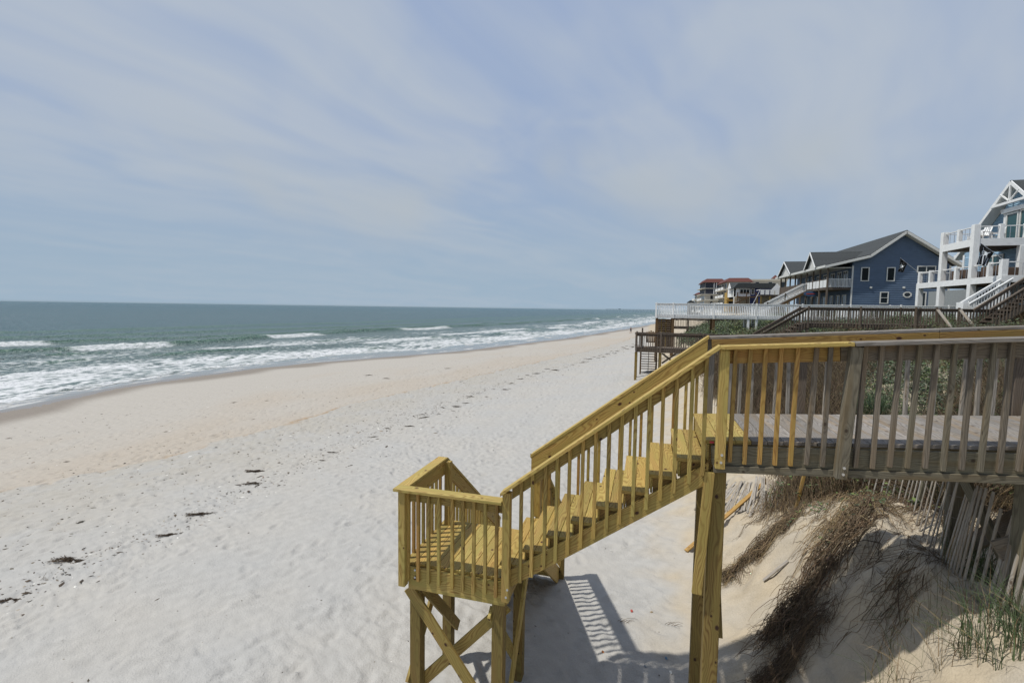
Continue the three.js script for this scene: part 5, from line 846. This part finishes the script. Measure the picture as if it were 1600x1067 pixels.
flag('deck_flag', 'black flag with white skull on the far corner of the middle deck', V(23.0, 6.60, -41.9), V(21.75, 7.72, -41.9), 1.05, 1.15, c => { c.fillStyle = '#0b0b0d'; c.fillRect(0, 0, 384, 256); c.fillStyle = '#d8dad8'; c.beginPath(); c.ellipse(190, 105, 44, 48, 0, 0, 7); c.fill(); c.fillRect(168, 140, 44, 30); c.strokeStyle = '#d8dad8'; c.lineWidth = 16; c.beginPath(); c.moveTo(90, 60); c.lineTo(290, 220); c.moveTo(290, 60); c.lineTo(90, 220); c.stroke(); c.fillStyle = '#0b0b0d'; c.beginPath(); c.arc(173, 105, 12, 0, 7); c.arc(207, 105, 12, 0, 7); c.fill(); });
flag('deck_flag', 'black flag with white stripes and emblem on the near corner of the middle deck', V(23.15, 6.55, -32.2), V(21.95, 7.66, -32.35), 1.25, 1.5, c => { c.fillStyle = '#0c0d10'; c.fillRect(0, 0, 384, 256); c.fillStyle = '#b9bec4'; for (let i = 0; i < 6; i++) c.fillRect(170, 22 + i * 40, 214, 13); c.fillStyle = '#0c0d10'; c.fillRect(0, 0, 165, 138); c.fillStyle = '#c9ced2'; c.beginPath(); c.ellipse(120, 110, 46, 50, 0, 0, 7); c.fill(); c.strokeStyle = '#c9ced2'; c.lineWidth = 14; c.beginPath(); c.moveTo(40, 60); c.lineTo(220, 200); c.moveTo(220, 50); c.lineTo(40, 200); c.stroke(); c.fillStyle = '#0c0d10'; c.beginPath(); c.arc(104, 104, 12, 0, 7); c.arc(136, 104, 12, 0, 7); c.fill(); });
// ------------------------------------------------------------------ deck furniture
function deckChair(x, y, z, turn, label) {
  const o = thing('deck_chair', label, 'chair', V(x, y, z), 'white chairs on the upper deck'), f = (n, A, B, h, d, up = UPV) => { const rot = a => V(a[0], a[1], a[2]).applyAxisAngle(UPV, turn).add(V(x, y, z)); board(o, n, M.white, rot(A), rot(B), h, d, { up: up.clone().applyAxisAngle(UPV, turn), ch: 0.002 }); };
  for (const s of [-0.28, 0.28]) { f('leg', [s, 0, 0.25], [s, 0.58, 0.25], 0.08, 0.04, UPZ); f('leg', [s, 0, -0.3], [s, 0.5, -0.24], 0.08, 0.04, UPZ); f('arm', [s * 1.1, 0.6, 0.33], [s * 1.1, 0.57, -0.34], 0.03, 0.11); }
  for (let k = 0; k < 4; k++) f('seat_slat', [-0.26, 0.36, 0.24 - k * 0.13], [0.26, 0.36 - k * 0.01, 0.24 - k * 0.13], 0.02, 0.11);
  for (let k = 0; k < 4; k++) f('back_slat', [-0.2 + k * 0.133, 0.32, -0.22], [-0.22 + k * 0.147, 0.98, -0.46], 0.02, 0.11, UPZ);
}
deckChair(24.2, 8.30, -36.4, -1.2, 'white slatted chair by the upper deck corner post'); deckChair(25.3, 8.30, -37.0, -1.9, 'white slatted chair nearest the sliding doors on the upper deck'); deckChair(24.6, 8.30, -38.0, -1.6, 'white slatted chair at the far end of the upper deck');
for (const [z, lab] of [[-34.2, 'brown wicker sofa at the near end of the middle deck'], [-37.6, 'brown wicker sofa in the middle of the middle deck']]) {
  const o = thing('wicker_sofa', lab, 'sofa', V(24.2, 5.62, z), 'wicker sofas on the middle deck'); block(o, 'seat', M.wicker, [23.75, 5.66, z - 0.9], [24.5, 6.02, z + 0.9], 0.03); block(o, 'backrest', M.wicker, [23.55, 5.64, z - 0.9], [23.74, 6.36, z + 0.9], 0.03); for (const s of [-1, 1]) block(o, 'arm', M.wicker, [23.75, 5.64, z + s * 0.91], [24.5, 6.2, z + s * 1.05], 0.03); block(o, 'cushion', M.tanWall, [23.8, 6.025, z - 0.85], [24.48, 6.12, z + 0.85], 0.03);
}
// ------------------------------------------------------------------ houses farther along the beach
{
  const o = thing('navy_house', 'small navy blue house with white front gable and brown decks beyond the blue house', 'house', V(22, height(22, -104), -104)), S = south(-100), Wt = west(18.5), g0 = 3;
  slab(o, 'south_wall', M.deepBlue, [[21.5, 3.2], [25.6, 3.2], [25.6, 7.8], [21.5, 7.8]], S, 0.3); slab(o, 'south_wall', M.white[1], [[18.5, 6.1], [21.48, 6.1], [21.48, 7.8], [18.5, 7.8]], S, 0.3);
  slab(o, 'west_wall', M.white[0], [[-100.0, 6.1], [-108, 6.1], [-108, 7.8], [-100.0, 7.8]], Wt, 0.3); slab(o, 'lower_wall', M.tanWall, [[19.2, g0], [21.45, g0], [21.45, 6.0], [19.2, 6.0]], south(-100.6), 0.3);
  cutBoard(o, 'roof', M.roofGrey, [[18.2, 7.75], [26.2, 7.75], [25.8, 8.75], [19.1, 8.75]], -105, -99.6, 'xy', 0); prismX(o, 'gable_roof', M.roofGrey, [[-105.8, 7.7], [-103.4, 9.1], [-101, 7.7]], 18.1, 22); slab(o, 'gable_front', M.white[0], [[-105.5, 7.75], [-101.3, 7.75], [-103.4, 8.95]], west(18.05), 0.08);
  windowAt(o, S, 19.6, 21.3, 6.7, 7.5, { cols: 3, n: 0.02 }); windowAt(o, S, 21.75, 22.1, 6.6, 7.6, { n: 0.02 }); windowAt(o, Wt, -103, -101, 6.5, 7.5, { cols: 2, n: 0.02 });
  block(o, 'deck', M.umber[1], [18.9, 5.9, -99.9], [22.4, 6.1, -98.6], 0); for (const x of [18.95, 20.6, 22.3]) board(o, 'piling', M.umber[0], V(x, 2.6, -98.7), V(x, 6.9, -98.7), 0.16, 0.16, { up: UPZ, ch: 0 }); board(o, 'deck_rail', M.umber[1], V(18.9, 6.85, -98.7), V(22.4, 6.85, -98.7), 0.08, 0.1, { ch: 0 });
  cutBoard(o, 'deck_stair', M.umber[0], [[18.2, 4.3], [21, 5.9], [21, 6.2], [18.2, 4.6]], -98.55, -98.45, 'xy', 0.5); for (const x of [18.5, 19.2]) board(o, 'porch_post', M.white[0], V(x, 2.8, -99.8), V(x, 6.1, -99.8), 0.2, 0.2, { up: UPZ, ch: 0 });
}
{
  const o = thing('raised_white_deck', 'white railed deck raised on dark pilings beside the blue house', 'deck', V(22.6, height(22.6, -89), -89)), W = M.white;
  block(o, 'deck_floor', M.brown[1], [20.8, 5.85, -88], [25.5, 6.1, -91], 0); board(o, 'top_rail', W, V(20.8, 6.98, -88), V(25.5, 6.98, -88), 0.08, 0.12, { ch: 0 }); board(o, 'top_rail', W, V(20.8, 6.98, -88), V(20.8, 6.98, -91), 0.08, 0.12, { ch: 0 });
  for (let k = 0; k < 6; k++) block(o, 'rail_panel', W, [20.86 + k * 0.78, 6.14, -87.99], [20.86 + k * 0.78 + 0.6, 6.92, -87.94], 0); for (let k = 0; k < 4; k++) for (const z of [-88.1, -90.9]) board(o, 'piling', M.post[1], V(21 + k * 1.4, 2.6, z), V(21 + k * 1.4, 5.85, z), 0.22, 0.22, { up: UPZ, ch: 0 });
  cutBoard(o, 'stair_rail', W[0], [[19.4, 3.6], [20.8, 6.9], [20.8, 7.05], [19.4, 3.75]], -88.05, -87.95, 'xy', 2); block(o, 'storage_wall', M.tanWall, [21.2, 2.6, -89.4], [25.3, 5.8, -89.6], 0);
  slab(o, 'gable_end', W[1], [[23.0, 6.9], [25.2, 6.9], [24.1, 8.2]], south(-90.8), 0.1);
}
{
  const o = thing('yellow_timber_house', 'narrow yellow timber house with pointed gable in front of the condominiums', 'house', V(22.4, height(22.4, -132), -131));
  slab(o, 'wall', M.ochre, [[21.6, 3], [23.6, 3], [23.6, 8.0], [21.6, 8.0]], south(-130), 4); slab(o, 'gable', M.tanWall, [[21.5, 8.01], [23.3, 8.01], [22.35, 9.6]], south(-129.9), 0.3); cutBoard(o, 'roof', M.deepBlue, [[22.3, 8.05], [27, 8.05], [26.4, 9.9], [22.6, 9.8]], -134, -130.3, 'xy', 0);
  for (const [a, b] of [[21.4, 22.35], [22.35, 23.4]]) board(o, 'rake_board', M.orange[0], V(a, a < 22 ? 8.0 : 9.7, -129.5), V(b, a < 22 ? 9.7 : 8.0, -129.5), 0.22, 0.2, { ch: 0 });
  for (const y of [4.2, 6.0]) { block(o, 'balcony', M.orange[2], [21.3, y - 0.1, -129.2], [23.5, y + 0.1, -129.95], 0); windowAt(o, south(-129.98), 22.1, 23.1, y + 0.3, y + 1.4, { fr: 0.08, n: 0.01, mat: M.umber[0] }); }
}
// condominium blocks: storeys with balcony slabs, panes and mansard roofs
function condo(name, label, x0, x1, z0, z1, g0, top, floors, wall, roofOver, { wrapFrom = 99, bays = 4, mansard = true } = {}) {
  const o = thing(name, label, 'building', V((x0 + x1) / 2, g0, (z0 + z1) / 2)), h = (top - g0) / floors, S = south(z0), Wt = west(x0);
  slab(o, 'wall', wall, [[x0, g0], [x1, g0], [x1, top], [x0, top]], S, Math.abs(z1 - z0));
  for (let k = 0; k < floors; k++) {
    const y = g0 + k * h;
    block(o, 'floor_band', M.cream, [x0 - 0.35, y - 0.12, z0 + 0.4], [x1, y + 0.14, z0 + 0.02], 0); block(o, 'floor_band', M.cream, [x0 - 1.3, y - 0.12, z0 - 0.1], [x0 - 0.02, y + 0.14, z1], 0);
    if (k >= wrapFrom) { block(o, 'dark_wrap', M.wrap, [x0 + 0.1, y + 0.15, z0 + 0.03], [x1 - 0.1, y + h - 0.13, z0 + 0.1], 0); block(o, 'dark_wrap', M.wrap, [x0 - 0.1, y + 0.15, z0 - 0.4], [x0 - 0.03, y + h - 0.13, z1], 0); continue; }
    for (let b = 0; b < bays; b++) { const u = mix(x0, x1, (b + 0.5) / bays), w = (x1 - x0) / bays * 0.28; if (b % 2) windowAt(o, S, u - w, u + w, y + 0.5, y + h - 0.45, { fr: 0.1, n: 0.02 }); }
    for (let b = 0; b < 3; b++) { const u = mix(z0, z1, (b + 0.5) / 3), w = Math.abs(z1 - z0) / 9; windowAt(o, Wt, u - w, u + w, y + 0.35, y + h - 0.4, { cols: 2, fr: 0.1, n: 0.02 }); block(o, 'balcony_wall', M.white[0], [x0 - 1.3, y + 0.15, u - w * 1.2], [x0 - 1.2, y + 0.95, u + w * 1.2], 0); }
  }
  if (mansard) {
    const a = 0.9, b = 1.5, r = roofOver, pts = [[x0 - a, top, z0 + a], [x1 + a, top, z0 + a], [x1 + a, top, z1 - a], [x0 - a, top, z1 - a], [x0 + b * 0.4, top + r, z0 - b * 0.4], [x1 - b * 0.4, top + r, z0 - b * 0.4], [x1 - b * 0.4, top + r, z1 + b * 0.4], [x0 + b * 0.4, top + r, z1 + b * 0.4]], p = [], q = (i, j, k, l) => { for (const n of [i, j, k, i, k, l]) p.push(...pts[n]); };
    q(0, 1, 5, 4); q(1, 2, 6, 5); q(2, 3, 7, 6); q(3, 0, 4, 7); q(4, 5, 6, 7); q(3, 2, 1, 0); const g = new THREE.BufferGeometry(); g.setAttribute('position', new THREE.Float32BufferAttribute(p, 3)); g.setAttribute('uv', new THREE.Float32BufferAttribute(p.filter((_, i) => i % 3 < 2), 2)); g.computeVertexNormals(); put(o, new THREE.Mesh(g, M.redRoof), 'mansard_roof');
  } else block(o, 'parapet', M.cream, [x0 - 0.3, top, z0 + 0.3], [x1 + 0.3, top + 0.6, z1 - 0.3], 0);
  return o;
}
{
  const a = condo('condominium', 'condominium block with red mansard roof and dark wrapped upper floors', 24.2, 31.2, -205, -224, 2.5, 14.7, 5, M.cream, 1.5, { wrapFrom: 3 });
  for (const x of [27.4, 28.3]) block(a, 'wall_strip', M.white[0], [x, 10.0, -204.85], [x + 0.35, 14.6, -204.8], 0); block(a, 'corner_balcony', M.white[0], [29.6, 12.6, -204.7], [31.3, 12.9, -203.4], 0);
  condo('condominium', 'low condominium wing with small red roof left of the tall block', 24.6, 29, -240, -252, 2.5, 10.9, 3, M.cream, 1.0, {});
  condo('condominium', 'long condominium block with red mansard roof right of the wrapped block', 28.2, 35.4, -175, -196, 2.5, 13.2, 4, M.tanWall, 1.4, { bays: 5 });
  const l = condo('condominium', 'long flat-roofed cream condominium wing behind the navy house', 35.6, 48, -181, -196, 2.5, 13.9, 4, M.cream, 0, { bays: 6, mansard: false });
  const cone = new THREE.Mesh(new THREE.ConeGeometry(1.6, 1.3, 4), M.redRoof); cone.rotation.y = Math.PI / 4; cone.position.set(44.6, 15.4, -182.5); put(l, cone, 'turret_roof'); block(l, 'turret', M.cream, [43.6, 14.5, -183.4], [45.6, 14.76, -181.6], 0);
}
for (const [x, z, w, lab] of [[41, -470, 6, 'tiny far beach house at the seaward end of the distant row'], [49, -480, 7, 'tiny far beach house in the middle of the distant row'], [55, -460, 6, 'tiny far beach house nearest the condominiums in the distant row']]) {
  const o = thing('far_house', lab, 'house', V(x, height(x, z), z), 'far houses on the point'), g = height(x, z); block(o, 'wall', M.greyWall, [x - w / 2, g - 1, z], [x + w / 2, 10.6, z - 9], 0); cutBoard(o, 'roof', M.roofGrey, [[x - w / 2 - 0.6, 10.6], [x + w / 2 + 0.6, 10.6], [x + w * 0.1, 12.8], [x - w * 0.1, 12.8]], z - 9.5, z + 0.5, 'xy', 0); block(o, 'window', M.glass, [x - 1, 8.4, z + 0.01], [x + 1, 9.8, z + 0.06], 0);
}
M.far = paint(0.16, 0.2, 0.24, 0.9);  // pier colour with distance haze painted in as blue-grey
{ // pier on the skyline
  const o = thing('pier', 'faint fishing pier far out on the horizon', 'pier', V(-80, SEA, -2400)); for (let k = 0; k < 16; k++) board(o, 'piling', M.far, V(-190 + k * 16, SEA - 1, -2400), V(-190 + k * 16, 4, -2400), 0.8, 0.8, { up: UPZ, ch: 0 }); block(o, 'deck', M.far, [-195, 4, -2398], [60, 5.2, -2402], 0); block(o, 'pier_house', M.far, [-134, 5.2, -2397], [-124, 7.4, -2404], 0);
}
// ------------------------------------------------------------------ washed-up things
{
  const label = 'dark clump of dried seaweed lying on the high-tide wrack line', mk = seed => { const q = rng(seed), S = new Strands(), r = (a, b) => a + (b - a) * q(); for (let i = 0; i < 110; i++) { const x = (q() + q() - 1) * 0.46, z = 0.06 * Math.sin(x * (4 + seed) + seed * 2) + (q() - 0.5) * 0.10 * (0.4 + 1.2 * Math.abs(Math.sin(x * 7 + seed))), L = r(0.06, 0.22), a = r(-0.7, 0.7), pts = []; for (let k = 0; k < 5; k++) { const f = k / 4 - 0.5; pts.push(V(x + Math.cos(a) * L * f + r(-0.02, 0.02), Math.max(0.004, 0.07 * q() * (1 - Math.abs(x) * 1.8)), z + Math.sin(a) * L * f + r(-0.02, 0.02))); } const c = q() < 0.5 ? [0.052, 0.036, 0.024] : [0.085, 0.055, 0.03]; S.stem(pts, r(0.004, 0.011), 0.003, c); } const g = new THREE.BufferGeometry(); g.setAttribute('position', new THREE.Float32BufferAttribute(S.p, 3)); g.setAttribute('color', new THREE.Float32BufferAttribute(S.c, 3)); g.setIndex(S.i); g.computeVertexNormals(); return g; };
  const gs = [mk(1), mk(2), mk(3), mk(4)];
  const spot = (x, z, s, t, lab, grp) => { s *= z < -8.5 ? 0.66 : 0.82; const m = new THREE.Mesh(pick(gs), stemMat); m.position.set(x, height(x, z) + 0.006, z); m.rotation.y = t; m.scale.set(s, Math.min(1.4, s) * 0.9, s); put(scene, m, 'seaweed_clump'); tag(m, lab ?? label, 'seaweed', grp ?? 'seaweed clumps on the wrack line'); };
  spot(-9.65, -0.62, 0.8, 0.4, 'dark seaweed clump cut by the left edge of the beach'); spot(-10.2, -2.0, 1.35, 0.35, 'longest dark seaweed strand on the near white sand'); spot(-9.2, -3.5, 0.8, 0.5, 'thin seaweed wisp between the two near strands'); spot(-9.5, -4.6, 1.0, 0.4); spot(-9.93, -6.8, 0.95, 0.2, 'thick knotted seaweed clump in the middle of the white sand'); spot(-10.9, -8.0, 1.15, 0.25, 'straight seaweed strand just seaward of the knotted clump');
  for (const [x, z] of [[-9.26, -9.3], [-9.56, -10.3], [-9.2, -12.6], [-9.45, -14.1], [-8.6, -14.6]]) spot(x, z, rr(0.4, 0.85), rr(0.1, 0.6));
  for (let i = 0; i < 58; i++) { const c = Math.floor(i / 4), z = -15.5 - Math.pow(c / 14, 1.5) * 60 - rr(0, 3.5) * (1 + c * 0.12), x = mix(-8.7, 0.2, sstep(-12, -75, z)) + rr(-1.3, 0.7); spot(x, z, rr(0.28, 0.75) * (1 + c * 0.09) * (i % 5 ? 1 : 1.5), rr(-0.5, 0.9)); }
  for (const [x, z, l] of [[-23.6, -19.5, 'dark seaweed strand alone on the smooth tan sand'], [-22.4, -33, 'seaweed scrap near the wet sand in the middle distance'], [-19.4, -31, 'second seaweed scrap on the tan sand in the middle distance'], [-17.2, -39, 'farthest seaweed scrap on the tan sand']]) spot(x, z, 1.2, 0.3, l);
}
{ // specks of shell and weed too many to count
  const g = new THREE.OctahedronGeometry(1, 0), n = 9000, im = new THREE.InstancedMesh(g, new THREE.MeshStandardMaterial({ roughness: 0.9 }), n), mt = new THREE.Matrix4(), q = new THREE.Quaternion(), c = new THREE.Color();
  for (let i = 0; i < n; i++) { const band = R(); let z = 3 - Math.pow(R(), 1.6) * 75, x = band < 0.25 ? Math.max(tanX(z) + 4, mix(-9.6, 0.2, sstep(-12, -75, z)) + rr(-1, 0.8) * (0.3 + R())) : band < 0.55 ? tanX(z) + 3 + rr(-3, 6) : band < 0.8 ? mix(tanX(z) - 14, tanX(z), R()) : rr(-9, 3); if (x > 3.2) x = 3; const s = rr(0.005, 0.018) * (band < 0.8 ? 1.25 : 0.6) * (R() < 0.08 ? 2.2 : 1); q.setFromAxisAngle(UPV, R() * TAU); mt.compose(V(x, height(x, z) + s * 0.15, z), q, V(s * rr(1, 3.2), s * 0.45, s * rr(0.7, 1.3))); im.setMatrixAt(i, mt); const k = R(); c.setRGB(...(k < 0.7 ? vary([0.06, 0.045, 0.03], 0.5) : k < 0.9 ? vary([0.25, 0.2, 0.15], 0.4) : [0.7, 0.68, 0.62])); im.setColorAt(i, c); }
  im.name = 'beach_litter_specks'; im.castShadow = im.receiveShadow = true; scene.add(im); tag(im, 'specks of broken shell and dried weed scattered over the beach', 'shell specks', undefined, 'stuff');
}
{ // weed flecks set in the footprints, their dark tone also painting the prints' shade
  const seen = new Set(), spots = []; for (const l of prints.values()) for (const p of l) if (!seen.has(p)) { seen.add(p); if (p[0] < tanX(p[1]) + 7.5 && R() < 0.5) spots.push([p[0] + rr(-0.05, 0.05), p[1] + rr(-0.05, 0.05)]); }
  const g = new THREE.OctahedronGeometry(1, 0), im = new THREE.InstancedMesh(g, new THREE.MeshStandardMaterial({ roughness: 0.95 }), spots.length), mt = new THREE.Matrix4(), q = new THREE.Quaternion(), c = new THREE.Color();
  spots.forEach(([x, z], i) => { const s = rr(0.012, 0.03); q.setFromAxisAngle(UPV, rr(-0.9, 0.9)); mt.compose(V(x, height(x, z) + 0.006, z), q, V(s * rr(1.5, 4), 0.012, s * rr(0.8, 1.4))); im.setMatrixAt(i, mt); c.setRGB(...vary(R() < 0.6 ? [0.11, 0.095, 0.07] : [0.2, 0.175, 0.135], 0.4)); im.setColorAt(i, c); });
  im.name = 'beach_weed_shade_flecks'; im.castShadow = im.receiveShadow = true; scene.add(im); tag(im, 'dark flecks of weed and painted shade strewn along the footprints on the tan sand', 'weed and shade flecks', undefined, 'stuff');
}
function scrap(label, x, z, col, s, h = 0.4) { const g = new THREE.DodecahedronGeometry(1, 1), p = g.attributes.position; for (let i = 0; i < p.count; i++) { const k = 1 + 0.3 * nz(p.getX(i) * 2 + x, p.getZ(i) * 2 + p.getY(i)); p.setXYZ(i, p.getX(i) * k, p.getY(i) * k, p.getZ(i) * k * 0.6); } g.computeVertexNormals(); const m = new THREE.Mesh(g, paint(...col)); m.scale.set(s, s * h, s); m.rotation.y = R() * 3; m.position.set(x, height(x, z) + s * h * 0.5, z); put(scene, m, 'litter_scrap'); tag(m, label, 'litter', 'scraps of litter under the stairs'); }
scrap('small red scrap on the sunlit sand right of the stair shadow', 1.72, -3.05, [0.42, 0.05, 0.03], 0.035); scrap('small orange scrap at the end of the striped shadow', 1.33, -1.95, [0.6, 0.2, 0.04], 0.028); scrap('blue-grey scrap in the shade beside the main piling', 2.25, -2.05, [0.1, 0.2, 0.3], 0.028); scrap('white shell in the shade left of the main piling', 2.3, -1.75, [0.75, 0.74, 0.7], 0.03); scrap('grey shell scrap near the striped shadow end', 1.95, -1.8, [0.2, 0.22, 0.25], 0.026); scrap('brown scrap on the sunlit sand between shadow and piling', 2.05, -3.1, [0.3, 0.22, 0.12], 0.026);
for (const [x, z, l] of [[2.3, -2.75, 'dry branching twig on the sunlit sand beside the main piling'], [1.55, -2.7, 'thin bent twig lying across the rail shadow'], [-9.9, -1.35, 'thin upright twig beside the longest seaweed strand']]) { const S = new Strands(); for (let k = 0; k < 5; k++) { const a = rr(-0.6, 0.6), pts = []; for (let i = 0; i < 6; i++) { const f = i / 5 * (k ? 0.14 : 0.3); pts.push(V(x + Math.cos(a) * f + rr(-0.012, 0.012) + (k ? 0.05 * k - 0.1 : 0), height(x, z) + 0.008 + 0.04 * Math.sin(i / 5 * 3) + (x < -5 && k === 0 ? i * 0.05 : 0), z + Math.sin(a) * f + rr(-0.012, 0.012))); } S.stem(pts, 0.004, 0.0015, vary(ROOT, 0.3)); } tag(S.mesh(scene, 'twig', stemMat), l, 'twig'); }
// ------------------------------------------------------------------ a walker far down the beach
{
  const res = 64, half = 1.0, mc = new MarchingCubes(res, new THREE.MeshBasicMaterial(), false, false, 60000); mc.isolation = 0; mc.reset();
  const bones = [[[0, 0.98, 0], 0.14, [0, 1.38, 0], 0.17], [[0, 1.42, 0], 0.06, [0, 1.53, 0.01], 0.06], [[0, 1.62, 0.01], 0.10, [0, 1.66, 0.0], 0.105], [[-0.09, 0.95, 0], 0.095, [-0.12, 0.5, 0.10], 0.065], [[-0.12, 0.5, 0.1], 0.06, [-0.12, 0.07, 0.02], 0.045], [[0.09, 0.95, 0], 0.095, [0.11, 0.5, -0.06], 0.065], [[0.11, 0.5, -0.06], 0.06, [0.11, 0.08, -0.26], 0.045], [[-0.12, 0.04, 0], 0.04, [-0.12, 0.03, 0.17], 0.035], [[0.11, 0.05, -0.26], 0.04, [0.11, 0.03, -0.1], 0.035], [[-0.17, 1.38, 0], 0.07, [-0.25, 1.1, -0.07], 0.05], [[-0.25, 1.1, -0.07], 0.045, [-0.24, 0.86, 0.05], 0.035], [[0.17, 1.38, 0], 0.07, [0.25, 1.1, 0.05], 0.05], [[0.25, 1.1, 0.05], 0.045, [0.24, 0.87, 0.18], 0.035]].map(([a, ra, b, rb]) => [V(...a), ra, V(...b), rb]);
  for (let k = 0; k < res; k++) for (let j = 0; j < res; j++) for (let i = 0; i < res; i++) { const p = V((i / res * 2 - 1) * half, (j / res * 2 - 1) * half + 0.9, (k / res * 2 - 1) * half); let d = 9; for (const [a, ra, b, rb] of bones) { const ab = b.clone().sub(a), t = clamp(p.clone().sub(a).dot(ab) / ab.lengthSq()), q = p.distanceTo(a.clone().addScaledVector(ab, t)) - mix(ra, rb, t), h = clamp(0.5 + 0.5 * (d - q) / 0.04); d = mix(d, q, h) - 0.04 * h * (1 - h); } mc.field[k * res * res + j * res + i] = -d; }
  mc.update(); const n = mc.count, P = mc.positionArray.slice(0, n * 3), N = mc.normalArray.slice(0, n * 3), C = new Float32Array(n * 3);
  for (let i = 0; i < n; i++) { P[i * 3] *= half; P[i * 3 + 1] = P[i * 3 + 1] * half + 0.9; P[i * 3 + 2] *= half; const y = P[i * 3 + 1], arm = Math.abs(P[i * 3]) > 0.2; C.set(y > 1.69 ? [0.03, 0.02, 0.015] : y > 1.46 ? [0.35, 0.2, 0.13] : arm && y < 1.2 ? [0.35, 0.2, 0.13] : y > 0.96 ? [0.10, 0.09, 0.10] : y > 0.5 ? [0.05, 0.06, 0.09] : [0.33, 0.19, 0.12], i * 3); }
  const g = new THREE.BufferGeometry(); g.setAttribute('position', new THREE.BufferAttribute(P, 3)); g.setAttribute('normal', new THREE.BufferAttribute(N, 3)); g.setAttribute('color', new THREE.BufferAttribute(C, 3));
  const m = new THREE.Mesh(g, new THREE.MeshStandardMaterial({ vertexColors: true, roughness: 0.85, side: THREE.DoubleSide })); const x = -2.3, z = -128; m.position.set(x, height(x, z), z); m.rotation.y = 2.6; put(scene, m, 'person'); tag(m, 'person in dark shirt and shorts walking far down the beach', 'person');
}
renderer.render(scene, camera);
